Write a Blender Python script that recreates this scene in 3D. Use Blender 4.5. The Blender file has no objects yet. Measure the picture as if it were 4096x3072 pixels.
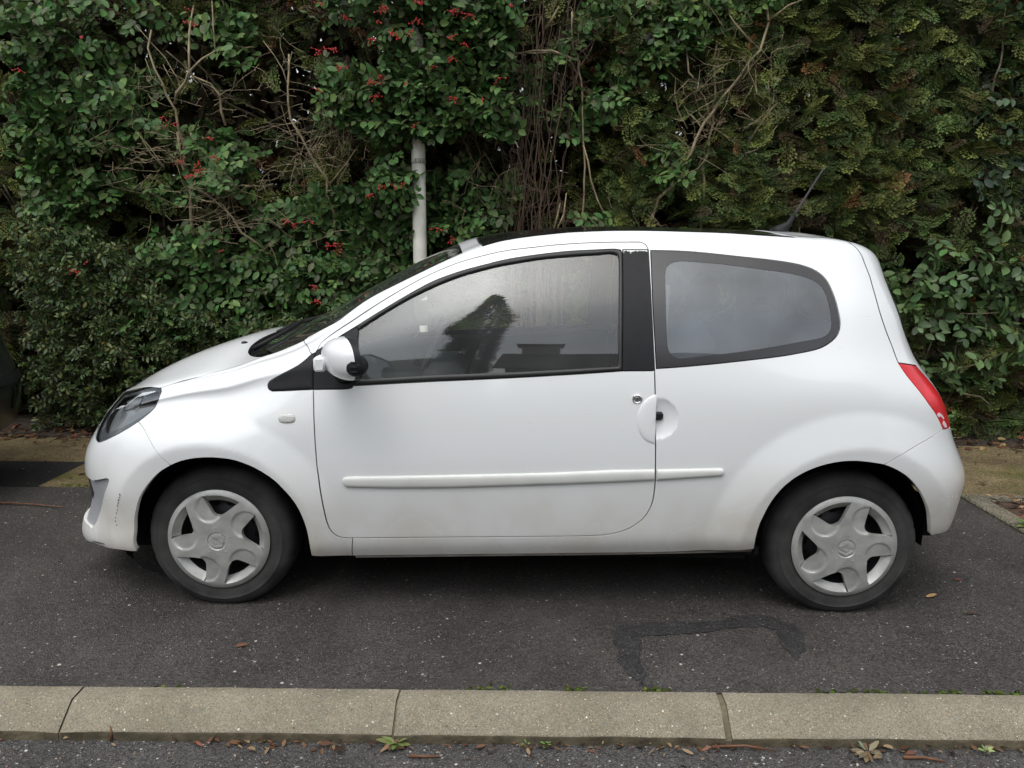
import bpy, math, random
import numpy as np
from mathutils import Vector, Matrix
from mathutils.geometry import delaunay_2d_cdt
sc=bpy.context.scene
col=sc.collection
# ------------------------------------------------------------------ camera, light, exposure
F_PX,CAM_X,CAM_D,CAM_H,YAW,PITCH,ROLL=3099.5,-.0083,3.5193,1.3763,-.020915,.175348,.004109
fw=Vector((math.sin(YAW)*math.cos(PITCH),math.cos(YAW)*math.cos(PITCH),-math.sin(PITCH)))
rt=Vector((math.cos(YAW),-math.sin(YAW),0));up=rt.cross(fw)
rt2=rt*math.cos(ROLL)+up*math.sin(ROLL);up2=up*math.cos(ROLL)-rt*math.sin(ROLL)
cam=bpy.data.cameras.new('camera');camo=bpy.data.objects.new('camera',cam);col.objects.link(camo)
cam.sensor_width=36;cam.lens=36*F_PX/4096;cam.clip_start=.05;cam.clip_end=400
M=Matrix((rt2,up2,-fw)).transposed().to_4x4();M.translation=Vector((CAM_X,-CAM_D,CAM_H));camo.matrix_world=M
sc.camera=camo
SUN_EL,SUN_AZ=math.radians(58),math.radians(200)      # azimuth measured from +Y towards +X: behind the camera, slightly left
w=bpy.data.worlds.new('World');sc.world=w;w.use_nodes=True;nt=w.node_tree;nt.nodes.clear()
sky=nt.nodes.new('ShaderNodeTexSky');sky.sky_type='NISHITA';sky.sun_disc=False;sky.sun_elevation=SUN_EL;sky.sun_rotation=SUN_AZ
sky.dust_density=4.0;sky.air_density=1.0;sky.ozone_density=1.0
hs=nt.nodes.new('ShaderNodeHueSaturation');hs.inputs['Saturation'].default_value=.12
tc=nt.nodes.new('ShaderNodeTexCoord');mp=nt.nodes.new('ShaderNodeMapping');mp.inputs['Scale'].default_value=(1.2,1.2,3.2)
ns=nt.nodes.new('ShaderNodeTexNoise');ns.inputs['Scale'].default_value=1.7;ns.inputs['Detail'].default_value=5
rp=nt.nodes.new('ShaderNodeValToRGB');rp.color_ramp.elements[0].position=.36;rp.color_ramp.elements[0].color=(.80,.83,.87,1);rp.color_ramp.elements[1].position=.64;rp.color_ramp.elements[1].color=(1.06,1.06,1.05,1)
mx=nt.nodes.new('ShaderNodeMixRGB');mx.blend_type='MULTIPLY';mx.inputs[0].default_value=1
bg=nt.nodes.new('ShaderNodeBackground');bg.inputs['Strength'].default_value=.135
wo=nt.nodes.new('ShaderNodeOutputWorld')
L=nt.links.new
# overcast: the cloud sheet is brighter overhead, greyer and bluer towards the horizon
sx=nt.nodes.new('ShaderNodeSeparateXYZ');r2=nt.nodes.new('ShaderNodeValToRGB');e=r2.color_ramp.elements;e[0].position=0;e[0].color=(.95,.97,.99,1);e[1].position=1;e[1].color=(2.3,2.28,2.22,1)
for p_,c_ in ((.30,(1.75,1.77,1.80,1)),(.50,(1.40,1.50,1.63,1)),(.66,(1.40,1.44,1.47,1)),(.82,(1.62,1.62,1.58,1))): k_=e.new(p_);k_.color=c_
m0=nt.nodes.new('ShaderNodeMixRGB');m0.blend_type='MULTIPLY';m0.inputs[0].default_value=1
L(tc.outputs['Generated'],sx.inputs[0]);L(sx.outputs[2],r2.inputs[0])
L(sky.outputs[0],hs.inputs['Color']);L(tc.outputs['Generated'],mp.inputs[0]);L(mp.outputs[0],ns.inputs['Vector']);L(ns.outputs[0],rp.inputs[0])
L(hs.outputs[0],m0.inputs[1]);L(r2.outputs[0],m0.inputs[2]);L(m0.outputs[0],mx.inputs[1]);L(rp.outputs[0],mx.inputs[2]);L(mx.outputs[0],bg.inputs[0]);L(bg.outputs[0],wo.inputs[0])
sl=bpy.data.lights.new('sun','SUN');sl.energy=.8;sl.angle=math.radians(100);sl.color=(1,.97,.93)
so=bpy.data.objects.new('sun',sl);col.objects.link(so)
sd=Vector((math.sin(SUN_AZ)*math.cos(SUN_EL),math.cos(SUN_AZ)*math.cos(SUN_EL),math.sin(SUN_EL)))
so.rotation_euler=sd.to_track_quat('Z','Y').to_euler();so.location=sd*30
vs=sc.view_settings;vs.view_transform='Standard';vs.look='None';vs.gamma=1;vs.use_curve_mapping=False;vs.exposure=.18
sc.cycles.use_adaptive_sampling=True;sc.cycles.adaptive_threshold=.004
# ------------------------------------------------------------------ materials
def mat(name,color,rough=.6,metal=0.,coat=0.,spec=.5,vcol=None,var=0.,vscale=8.,bump=0.,bscale=60.,trans=0.,fn=None):
    m=bpy.data.materials.new(name);m.use_nodes=True;n=m.node_tree;b=n.nodes['Principled BSDF'];l=n.links.new
    b.inputs['Base Color'].default_value=(*color,1);b.inputs['Roughness'].default_value=rough;b.inputs['Metallic'].default_value=metal
    b.inputs['Coat Weight'].default_value=coat;b.inputs['Coat Roughness'].default_value=.04;b.inputs['Specular IOR Level'].default_value=spec
    tcn=n.nodes.new('ShaderNodeTexCoord')
    csock=None
    if vcol:
        a=n.nodes.new('ShaderNodeVertexColor');a.layer_name=vcol;csock=a.outputs['Color']
    if var:
        nz=n.nodes.new('ShaderNodeTexNoise');nz.inputs['Scale'].default_value=vscale;nz.inputs['Detail'].default_value=6
        l(tcn.outputs['Object'],nz.inputs['Vector'])
        mr=n.nodes.new('ShaderNodeMapRange');mr.inputs[1].default_value=.3;mr.inputs[2].default_value=.7;mr.inputs[3].default_value=1-var;mr.inputs[4].default_value=1+var
        l(nz.outputs[0],mr.inputs[0])
        mm=n.nodes.new('ShaderNodeMixRGB');mm.blend_type='MULTIPLY';mm.inputs[0].default_value=1;mm.inputs[1].default_value=(*color,1)
        if csock: l(csock,mm.inputs[1])
        l(mr.outputs[0],mm.inputs[2]);csock=mm.outputs[0]
    if csock: l(csock,b.inputs['Base Color'])
    if bump:
        nb=n.nodes.new('ShaderNodeTexNoise');nb.inputs['Scale'].default_value=bscale;nb.inputs['Detail'].default_value=4;l(tcn.outputs['Object'],nb.inputs['Vector'])
        bp=n.nodes.new('ShaderNodeBump');bp.inputs['Strength'].default_value=bump;bp.inputs['Distance'].default_value=.01;l(nb.outputs[0],bp.inputs['Height']);l(bp.outputs[0],b.inputs['Normal'])
    if trans:
        out=n.nodes['Material Output'];t=n.nodes.new('ShaderNodeBsdfTranslucent');t.inputs[0].default_value=(*color,1)
        if csock: l(csock,t.inputs[0])
        ms=n.nodes.new('ShaderNodeMixShader');ms.inputs[0].default_value=trans;l(b.outputs[0],ms.inputs[1]);l(t.outputs[0],ms.inputs[2]);l(ms.outputs[0],out.inputs[0])
    if fn: fn(n,b,tcn)
    return m
def glass_mat(name,tint,dust=.0,dustcol=(.7,.72,.72),ior=1.5,rough=.0,dscale=3.,refl=1.7):
    m=bpy.data.materials.new(name);m.use_nodes=True;n=m.node_tree;n.nodes.clear();l=n.links.new
    o=n.nodes.new('ShaderNodeOutputMaterial');t=n.nodes.new('ShaderNodeBsdfTransparent');t.inputs[0].default_value=(*tint,1)
    g=n.nodes.new('ShaderNodeBsdfGlossy');g.inputs['Roughness'].default_value=rough;g.inputs[0].default_value=(1,1,1,1)
    fr=n.nodes.new('ShaderNodeFresnel');fr.inputs[0].default_value=ior
    mu=n.nodes.new('ShaderNodeMath');mu.operation='MULTIPLY';mu.inputs[1].default_value=refl;mu.use_clamp=True;l(fr.outputs[0],mu.inputs[0])
    m1=n.nodes.new('ShaderNodeMixShader');l(mu.outputs[0],m1.inputs[0]);l(t.outputs[0],m1.inputs[1]);l(g.outputs[0],m1.inputs[2])
    if dust:
        d=n.nodes.new('ShaderNodeBsdfDiffuse');d.inputs[0].default_value=(*dustcol,1)
        tcn=n.nodes.new('ShaderNodeTexCoord');nz=n.nodes.new('ShaderNodeTexNoise');nz.inputs['Scale'].default_value=dscale;nz.inputs['Detail'].default_value=6;l(tcn.outputs['Object'],nz.inputs['Vector'])
        mr=n.nodes.new('ShaderNodeMapRange');mr.inputs[1].default_value=.3;mr.inputs[2].default_value=.75;mr.inputs[3].default_value=dust*.5;mr.inputs[4].default_value=dust*1.5;l(nz.outputs[0],mr.inputs[0])
        m2=n.nodes.new('ShaderNodeMixShader');l(mr.outputs[0],m2.inputs[0]);l(m1.outputs[0],m2.inputs[1]);l(d.outputs[0],m2.inputs[2]);l(m2.outputs[0],o.inputs[0])
    else: l(m1.outputs[0],o.inputs[0])
    return m
# ------------------------------------------------------------------ object helpers
def link(name,me,m=None,parent=None,smooth=True):
    o=bpy.data.objects.new(name,me);col.objects.link(o)
    if m is not None and len(me.materials)==0: me.materials.append(m)
    if smooth: me.polygons.foreach_set('use_smooth',[True]*len(me.polygons))
    if parent is not None: o.parent=parent
    return o
def tag(o,label=None,cat=None,group=None,kind=None):
    if label: o['label']=label
    if cat: o['category']=cat
    if group: o['group']=group
    if kind: o['kind']=kind
    return o
def empty(name,loc,label,cat,group=None,rz=0):
    o=bpy.data.objects.new(name,None);col.objects.link(o);o.location=loc;o.rotation_euler=(0,0,rz);o.empty_display_size=.1
    return tag(o,label,cat,group)
def mesh_np(name,V,Fc,colors=None):
    """V (n,3), Fc (m,k) array or list of faces"""
    me=bpy.data.meshes.new(name);V=np.asarray(V,dtype=np.float32)
    if isinstance(Fc,np.ndarray):
        k=Fc.shape[1];me.vertices.add(len(V));me.vertices.foreach_set('co',V.ravel())
        me.loops.add(Fc.size);me.loops.foreach_set('vertex_index',Fc.ravel().astype(np.int32))
        me.polygons.add(len(Fc));me.polygons.foreach_set('loop_start',np.arange(0,Fc.size,k,dtype=np.int32))
        me.update(calc_edges=True)
    else:
        me.from_pydata(V.tolist(),[],[list(map(int,f)) for f in Fc]);me.update()
    if colors is not None:
        a=me.color_attributes.new('tone','FLOAT_COLOR','POINT')
        c=np.ones((len(V),4),np.float32);c[:,:3]=colors;a.data.foreach_set('color',c.ravel())
    return me
class MB:
    """collects simple solids into ONE mesh"""
    def __init__(s): s.v=[];s.f=[];s.n=0
    def add(s,V,F):
        s.v.append(np.asarray(V,float));s.f+=[[i+s.n for i in f] for f in F];s.n+=len(V);return s
    def box(s,c,d,rot=None,bev=0):
        x,y,z=[a/2 for a in d];b=min(bev,x,y,z)
        if b:
            P=[];
            for sx in(-1,1):
                for sy in(-1,1):
                    for sz in(-1,1):
                        P+=[(sx*x,sy*(y-b),sz*(z-b)),(sx*(x-b),sy*y,sz*(z-b)),(sx*(x-b),sy*(y-b),sz*z)]
            V=np.array(P)
            import bmesh
            bm=bmesh.new();[bm.verts.new(p) for p in V];bmesh.ops.convex_hull(bm,input=bm.verts);bm.verts.index_update()
            V=np.array([v.co[:] for v in bm.verts]);F=[[v.index for v in f.verts] for f in bm.faces];bm.free()
        else:
            V=np.array([(a*x,b2*y,c2*z) for a in(-1,1) for b2 in(-1,1) for c2 in(-1,1)])
            F=[(0,1,3,2),(4,6,7,5),(0,4,5,1),(2,3,7,6),(0,2,6,4),(1,5,7,3)]
        if rot is not None: V=V@np.array(rot.to_3x3()).T
        return s.add(V+np.array(c),F)
    def tube(s,pts,r,n=6,cap=True):
        pts=np.asarray(pts,float);r=np.broadcast_to(np.asarray(r,float),(len(pts),))
        T=np.gradient(pts,axis=0);T/=np.linalg.norm(T,axis=1)[:,None]+1e-9
        ref=np.array([0,0,1.]) if abs(T[0,2])<.9 else np.array([1.,0,0])
        U=np.cross(T,ref);U/=np.linalg.norm(U,axis=1)[:,None]+1e-9;W=np.cross(T,U)
        a=np.arange(n)*2*math.pi/n
        V=(pts[:,None]+r[:,None,None]*(np.cos(a)[None,:,None]*U[:,None]+np.sin(a)[None,:,None]*W[:,None])).reshape(-1,3)
        F=[]
        for i in range(len(pts)-1):
            for j in range(n):
                F.append((i*n+j,i*n+(j+1)%n,(i+1)*n+(j+1)%n,(i+1)*n+j))
        if cap: F+= [tuple(range(n))[::-1],tuple((len(pts)-1)*n+j for j in range(n))]
        return s.add(V,F)
    def lathe(s,prof,n=48,axis='Y',c=(0,0,0),close=False):
        """prof: (radius, height along axis)"""
        V=[];m=len(prof)
        for i in range(n):
            a=2*math.pi*i/n
            for r,h in prof:
                p={'Y':(r*math.cos(a),h,r*math.sin(a)),'Z':(r*math.cos(a),r*math.sin(a),h),'X':(h,r*math.cos(a),r*math.sin(a))}[axis];V.append(p)
        F=[]
        for i in range(n):
            for j in range(m-1 if not close else m):
                k=(j+1)%m;F.append((i*m+j,((i+1)%n)*m+j,((i+1)%n)*m+k,i*m+k))
        return s.add(np.array(V)+np.array(c),F)
    def ellipsoid(s,c,r,nu=16,nv=10,rot=None):
        V=[];F=[]
        for j in range(nv+1):
            b=-math.pi/2+math.pi*j/nv
            for i in range(nu):
                a=2*math.pi*i/nu;V.append((r[0]*math.cos(a)*math.cos(b),r[1]*math.sin(a)*math.cos(b),r[2]*math.sin(b)))
        for j in range(nv):
            for i in range(nu): F.append((j*nu+i,j*nu+(i+1)%nu,(j+1)*nu+(i+1)%nu,(j+1)*nu+i))
        V=np.array(V)
        if rot is not None: V=V@np.array(rot.to_3x3()).T
        return s.add(V+np.array(c),F)
    def prism(s,poly,y0,y1):
        """polygon in (x,z) extruded along y"""
        n=len(poly);V=[(x,y0,z) for x,z in poly]+[(x,y1,z) for x,z in poly]
        F=[tuple(range(n)),tuple(range(2*n-1,n-1,-1))]+[(i,(i+1)%n+0,(i+1)%n+n,i+n)[::-1] for i in range(n)]
        return s.add(V,F)
    def build(s,name,m,parent=None,smooth=False,sharp=None):
        me=mesh_np(name,np.concatenate(s.v) if s.v else np.zeros((0,3)),s.f)
        import bmesh
        bm=bmesh.new();bm.from_mesh(me);bmesh.ops.recalc_face_normals(bm,faces=bm.faces)
        if sharp is not None:
            for e in bm.edges:
                if len(e.link_faces)==2 and e.calc_face_angle(0)>sharp: e.smooth=False
        bm.to_mesh(me);bm.free()
        return link(name,me,m,parent,smooth or sharp is not None)
rng=np.random.default_rng(7);random.seed(7)

# ------------------------------------------------------------------ ground, road, kerb, path
def speckle_fn(base,dark,layers,nscale=3.,rough=(.55,.85),bump=.5,moss=None,fine=180.,con=.55):
    """layers: (cells per metre, share of cells that are stones, stone colour)"""
    def fn(n,b,tc):
        l=n.links.new;P=tc.outputs['Object']
        nz=n.nodes.new('ShaderNodeTexNoise');nz.inputs['Scale'].default_value=nscale;nz.inputs['Detail'].default_value=8;nz.inputs['Roughness'].default_value=.65;l(P,nz.inputs['Vector'])
        cr=n.nodes.new('ShaderNodeValToRGB');cr.color_ramp.elements[0].position=.34;cr.color_ramp.elements[0].color=(*dark,1);cr.color_ramp.elements[1].position=.66;cr.color_ramp.elements[1].color=(*base,1);l(nz.outputs[0],cr.inputs[0])
        c=cr.outputs[0]
        fz=n.nodes.new('ShaderNodeTexVoronoi');fz.inputs['Scale'].default_value=fine;l(P,fz.inputs['Vector'])
        sp=n.nodes.new('ShaderNodeSeparateColor');l(fz.outputs['Color'],sp.inputs[0])
        mr=n.nodes.new('ShaderNodeMapRange');mr.inputs[3].default_value=1-con;mr.inputs[4].default_value=1+con;l(sp.outputs[0],mr.inputs[0])
        mm=n.nodes.new('ShaderNodeMixRGB');mm.blend_type='MULTIPLY';mm.inputs[0].default_value=1;l(c,mm.inputs[1]);l(mr.outputs[0],mm.inputs[2]);c=mm.outputs[0]
        if moss:
            z2=n.nodes.new('ShaderNodeTexNoise');z2.inputs['Scale'].default_value=moss[1];z2.inputs['Detail'].default_value=7;l(P,z2.inputs['Vector'])
            mr2=n.nodes.new('ShaderNodeMapRange');mr2.inputs[1].default_value=moss[2];mr2.inputs[2].default_value=moss[2]+.12;l(z2.outputs[0],mr2.inputs[0])
            m3=n.nodes.new('ShaderNodeMixRGB');l(mr2.outputs[0],m3.inputs[0]);l(c,m3.inputs[1]);m3.inputs[2].default_value=(*moss[0],1);c=m3.outputs[0]
        for i,(s,share,colr) in enumerate(layers):
            v=n.nodes.new('ShaderNodeTexVoronoi');v.inputs['Scale'].default_value=s;v.inputs['Randomness'].default_value=1
            mpn=n.nodes.new('ShaderNodeMapping');mpn.inputs['Location'].default_value=(i*3.17,i*1.3,0);l(P,mpn.inputs[0]);l(mpn.outputs[0],v.inputs['Vector'])
            s2=n.nodes.new('ShaderNodeSeparateColor');l(v.outputs['Color'],s2.inputs[0])
            g=n.nodes.new('ShaderNodeMath');g.operation='LESS_THAN';g.inputs[1].default_value=share;l(s2.outputs[1],g.inputs[0])
            d=n.nodes.new('ShaderNodeMath');d.operation='LESS_THAN';l(v.outputs['Distance'],d.inputs[0])
            rr=n.nodes.new('ShaderNodeMapRange');rr.inputs[3].default_value=.12;rr.inputs[4].default_value=.46;l(s2.outputs[2],rr.inputs[0]);l(rr.outputs[0],d.inputs[1])
            a=n.nodes.new('ShaderNodeMath');a.operation='MULTIPLY';l(g.outputs[0],a.inputs[0]);l(d.outputs[0],a.inputs[1])
            br=n.nodes.new('ShaderNodeMapRange');br.inputs[3].default_value=.35;br.inputs[4].default_value=1.25;l(s2.outputs[0],br.inputs[0])
            cm=n.nodes.new('ShaderNodeMixRGB');cm.blend_type='MULTIPLY';cm.inputs[0].default_value=1;cm.inputs[1].default_value=(*colr,1);l(br.outputs[0],cm.inputs[2])
            m4=n.nodes.new('ShaderNodeMixRGB');l(a.outputs[0],m4.inputs[0]);l(c,m4.inputs[1]);l(cm.outputs[0],m4.inputs[2]);c=m4.outputs[0]
        l(c,b.inputs['Base Color'])
        rr=n.nodes.new('ShaderNodeMapRange');rr.inputs[3].default_value=rough[0];rr.inputs[4].default_value=rough[1];l(nz.outputs[0],rr.inputs[0]);l(rr.outputs[0],b.inputs['Roughness'])
        bp=n.nodes.new('ShaderNodeBump');bp.inputs['Strength'].default_value=bump;bp.inputs['Distance'].default_value=.006;l(fz.outputs['Distance'],bp.inputs['Height']);l(bp.outputs[0],b.inputs['Normal'])
    return fn
M_asph=mat('asphalt',(.06,.06,.065),.8,spec=.3,fn=speckle_fn((.062,.0555,.0515),(.036,.0322,.030),[(240,.12,(.24,.23,.21)),(130,.040,(.34,.32,.28)),(170,.07,(.12,.08,.06)),(80,.008,(.45,.43,.38))],2.2,(.5,.8),.8))
M_road=mat('road_asphalt',(.07,.07,.075),.8,spec=.3,fn=speckle_fn((.073,.069,.067),(.044,.041,.0395),[(240,.14,(.28,.27,.25)),(120,.055,(.38,.36,.33)),(170,.07,(.14,.09,.06)),(75,.012,(.5,.48,.44))],2.5,(.55,.85),.8))
M_kerb=mat('kerb_concrete',(.33,.30,.25),.85,spec=.25,fn=speckle_fn((.275,.245,.185),(.20,.178,.132),[(190,.20,(.44,.39,.29)),(150,.10,(.33,.22,.11)),(120,.035,(.60,.56,.48)),(230,.12,(.17,.145,.11))],5.,(.7,.95),.6,fine=330.,con=.28))
M_kface=mat('kerb_face_grime',(.085,.072,.048),.95,spec=.15,var=.45,vscale=16,bump=.5,bscale=80)
M_mortar=mat('mortar',(.13,.115,.07),.9,var=.35,vscale=30,bump=.6,bscale=90)
M_path=mat('path_gravel',(.15,.12,.07),.9,spec=.2,fn=speckle_fn((.20,.155,.082),(.095,.07,.038),[(90,.12,(.36,.33,.25)),(60,.07,(.20,.10,.04)),(130,.10,(.26,.22,.12))],2.3,(.75,.95),.9,moss=((.085,.085,.024),1.9,.54)))
M_dark=mat('dark_ground',(.02,.019,.019),.85,spec=.25,fn=speckle_fn((.020,.019,.019),(.012,.011,.011),[(70,.04,(.14,.10,.06))],3.,(.7,.9),.7))
M_soil=mat('soil',(.035,.024,.016),.95,var=.5,vscale=14,bump=.8,bscale=40)
M_mulch=mat('mulch_soil',(.06,.035,.022),.95,var=.5,vscale=20,bump=.8,bscale=60)
def sheet(name,poly,z,m,thick=0,label=None):
    mb=MB();n=len(poly)
    if thick:
        V=[(x,y,z) for x,y in poly]+[(x,y,z-thick) for x,y in poly];F=[tuple(range(n))]+[(i,i+n,(i+1)%n+n,(i+1)%n) for i in range(n)]
    else: V=[(x,y,z) for x,y in poly];F=[tuple(range(n))]
    mb.add(V,F);o=mb.build(name,m);tag(o,label,kind='structure');return o
sheet('ground',[(-90,-90),(90,-90),(90,90),(-90,90)],-.12,M_soil)
def ky(x): return -1.290+.0120*x              # back edge of the kerb
sheet('road',[(-40,-9.0),(40,-9.0),(40,ky(40)-.05),(-40,ky(-40)-.05)],-.085,M_road)
sheet('parking_bay',[(-30,ky(-30)),(30,ky(30)),(30,.72),(-30,.72)],0.,M_asph,.1)
sheet('path',[(-2.83,.723),(2.415,.723),(2.53,.735),(30,.735),(30,2.05),(-30,2.05),(-30,1.238),(-2.83,1.238)],.004,M_path,.1)
sheet('dark_ground_strip',[(-30,.723),(-2.832,.723),(-2.832,1.236),(-30,1.236)],.002,M_dark,.1)  # near-black speckled strip of ground at the left, beside the path
sheet('hedge_soil',[(-30,1.86),(30,1.86),(30,12),(-30,12)],.010,M_soil,.1)
# kerb stones, each a thing of its own
def kerb_stone(x0,x1):
    nx=9;prof=[(0,-.002),(0,.0035),(-.004,.006),(-.058,.004),(-.064,.002),(-.136,-.052),(-.1405,-.057),(-.142,-.064),(-.142,-.12)]
    V=[];F=[];m=len(prof)
    for i in range(nx+1):
        x=x0+(x1-x0)*i/nx
        for j,(dy,z) in enumerate(prof):
            jy=rng.normal(0,.0012);jz=rng.normal(0,.0007) if 1<j<7 else 0
            e=.004 if i in(0,nx) and 1<j<7 else 0
            V.append((x,ky(x)+dy+jy,z-e+jz))
    for i in range(nx):
        for j in range(m-1): F.append((i*m+j,i*m+j+1,(i+1)*m+j+1,(i+1)*m+j))
    F+=[tuple(range(m)),tuple(nx*m+j for j in range(m))[::-1]]
    mb=MB().add(V,F);o=mb.build('kerb_stone',M_kerb,smooth=False,sharp=math.radians(50));o.data.materials.append(M_kface)
    o.data.polygons.foreach_set('material_index',[1 if (p.center.z<-.0575 or abs(p.normal.x)>.7) else 0 for p in o.data.polygons]);return o
joints=[-3.40,-2.40,-1.403,-.403,.597,1.59,2.6]
KL=['kerb stone at the left edge of the photo, its joint under the front bumper','pale kerb stone in front of the front wheel, between two thin joints','kerb stone below the car door with a weed at its left end','kerb stone in front of the rear wheel, right of the wide mossy joint']
vis={-2.40:KL[0],-1.403:KL[1],-.403:KL[2],.597:KL[3]}
for a,b in zip(joints[:-1],joints[1:]):
    gl=.010 if a==.597 else .0034;gr=.010 if b==.597 else .0034
    o=kerb_stone(a+gl,b-gr)
    lb=vis.get(a,'kerb stone beyond the left edge of the view' if a<0 else 'kerb stone at the right edge, beyond the rear bumper')
    tag(o,lb,'kerb stone','kerb stones along the parking bay')
mb=MB()
for jx,w in zip(joints[1:-1],[.002,.002,.002,.0095,.002]):
    P=[(0,-.004),(-.058,-.006),(-.064,-.008),(-.136,-.062),(-.1395,-.068),(-.1395,-.12),(0,-.12)]
    n=len(P);V=[(jx-w,ky(jx)+a,b) for a,b in P]+[(jx+w,ky(jx)+a,b) for a,b in P]
    mb.add(V,[tuple(range(n)),tuple(range(2*n-1,n-1,-1))]+[(i,i+n,(i+1)%n+n,(i+1)%n) for i in range(n)])
tag(mb.build('kerb_mortar',M_mortar),kind='structure')
# tarry outline of an old repair in the bay
M_tar=mat('tar',(.026,.0255,.028),.7,spec=.3,fn=speckle_fn((.036,.034,.034),(.021,.0195,.0195),[(240,.10,(.20,.19,.18)),(130,.025,(.30,.28,.25))],9.,(.45,.7),.7))
def ribbon(name,pts,w,z,m,jit=.012):
    pts=np.array(pts,float);q=[]
    for a,b in zip(pts[:-1],pts[1:]):
        n=max(2,int(np.linalg.norm(b-a)/.025));q+= [a+(b-a)*i/n for i in range(n)]
    q=np.array(q+[pts[-1]]);k=np.ones(5)/5
    q=np.stack([np.convolve(np.pad(q[:,i],2,'edge'),k,'valid') for i in(0,1)],1)
    T=np.gradient(q,axis=0);T/=np.linalg.norm(T,axis=1)[:,None];N=np.stack([-T[:,1],T[:,0]],1)
    def sn(): return np.convolve(rng.normal(0,1,len(q)+4),np.ones(5)/5,'valid')*jit*2
    env=np.minimum(1,np.minimum(np.arange(len(q))+.3,np.arange(len(q))[::-1]+.3)/4)
    a=q+N*((w/2)*env+sn())[:,None];b=q-N*((w/2)*env+sn())[:,None];n=len(q)
    V=[(x,y,z) for x,y in a]+[(x,y,z) for x,y in b]
    return MB().add(V,[(i,i+1,i+1+n,i+n) for i in range(n-1)]).build(name,m)
o=ribbon('tar_seam',[(.365,-1.27),(.345,-1.10),(.328,-.93),(.37,-.885),(.55,-.865),(.72,-.838),(.80,-.805),(.90,-.80),(.945,-.86),(.93,-.97),(.90,-1.09)],.075,.003,M_tar,.013)
tag(o,'dark tar outline of an old repair in the asphalt in front of the rear wheel','tar seam')
# planted bed with its edging at the right
M_edge=mat('edging_concrete',(.22,.20,.15),.9,spec=.2,fn=speckle_fn((.20,.18,.135),(.11,.10,.07),[(110,.12,(.36,.33,.27)),(70,.06,(.08,.07,.05))],4.,(.75,.95),.9,moss=((.075,.085,.025),3.,.60)))
mb=MB();mb.box((2.4755,-.28,-.03),(.112,1.995,.096),bev=.008);mb.box((6.5,.675,-.032),(7.93,.10,.088),bev=.008)
o=mb.build('bed_edging',M_edge,sharp=.5);tag(o,'low concrete edging round the mulch bed behind the white car','edging')
sheet('mulch_bed',[(2.53,-1.28),(10,-1.28),(10,.626),(2.53,.626)],.006,M_mulch,.1)

# ------------------------------------------------------------------ hedge: thujas behind, shrubs in front, a pole between them
def hx(sx): return -3.587+.001665*sx            # along the hedge face
def hz(sy): return 2.99-.00165*sy               # height on the hedge face
def unit(a): return a/(np.linalg.norm(a,axis=-1,keepdims=True)+1e-9)
_ph=rng.uniform(0,6.28,(40,));_fr=rng.normal(0,1,(40,2))
def noise2(x,z,scale,seed=0):
    s=np.zeros_like(x,dtype=float)
    for k in range(10):
        i=(k+seed*7)%40;f=_fr[i]*scale*(.6+.25*k)
        s+=np.sin(x*f[0]+z*f[1]+_ph[(i*3+seed)%40])/(1+.25*k)
    return s/3.2
LEAF_U=np.array([[0,0,0],[.20,.36,.10],[.50,.50,.13],[.80,.33,.09],[1,0,-.06],[.20,-.36,.10],[.50,-.50,.13],[.80,-.33,.09],[.5,0,.0]])
LEAF_F=np.array([[0,8,1],[1,8,2],[2,8,3],[3,8,4],[0,5,8],[5,6,8],[6,7,8],[7,4,8]])
def leaf_arrays(pos,axis,nrm,length,width,colr):
    n=len(pos);axis=unit(axis);nrm=unit(nrm-axis*(np.sum(nrm*axis,1))[:,None]);sd=np.cross(nrm,axis)
    u=LEAF_U[None];curl=rng.uniform(.3,1.6,(n,1))
    V=pos[:,None]+axis[:,None]*(u[...,0]*length[:,None])[...,None]+sd[:,None]*(u[...,1]*width[:,None])[...,None]+nrm[:,None]*((u[...,2]*curl-.10*curl*u[...,0]**2)*width[:,None])[...,None]
    F=(LEAF_F[None]+(np.arange(n)*9)[:,None,None]).reshape(-1,3)
    C=np.repeat(colr,9,axis=0)
    return V.reshape(-1,3),F,C
def foliage(name,arrs,m,parent):
    V=[];F=[];C=[];k=0
    for v,f,c in arrs: V.append(v);F.append(f+k);C.append(c);k+=len(v)
    me=mesh_np(name,np.concatenate(V),np.concatenate(F),np.concatenate(C));return link(name,me,m,parent,False)
def leaf_mat(name,rough,trans=.12,spec=.45): return mat(name,(.05,.09,.04),rough,spec=spec,vcol='tone',trans=trans)
M_lc=leaf_mat('cotoneaster_leaf',.5,spec=.25);M_lp=leaf_mat('privet_leaf',.45,spec=.3);M_ll=leaf_mat('laurel_leaf',.42,spec=.3);M_th=leaf_mat('thuja_scales',.65,.08,.3)
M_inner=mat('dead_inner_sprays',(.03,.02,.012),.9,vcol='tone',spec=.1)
M_bark=mat('bark',(.16,.13,.09),.9,var=.4,vscale=20,bump=.5,bscale=60)
M_twig=mat('pale_twig',(.22,.175,.105),.85,var=.4,vscale=14)
M_twigd=mat('brown_twig',(.085,.055,.035),.9,var=.4,vscale=14)
M_berry=mat('berry',(.42,.012,.012),.3,spec=.5,coat=.3)
def tones(n,base,var,alt=None,share=0,alt2=None,share2=0):
    c=np.array(base)[None]*(1+rng.normal(0,var,(n,1)))*(1+rng.normal(0,.08,(n,3)))
    if alt is not None:
        m=rng.random(n)<share;c[m]=np.array(alt)*(1+rng.normal(0,.15,(m.sum(),1)))
    if alt2 is not None:
        m=rng.random(n)<share2;c[m]=np.array(alt2)*(1+rng.normal(0,.2,(m.sum(),1)))
    return np.clip(c,.004,.8)
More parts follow.
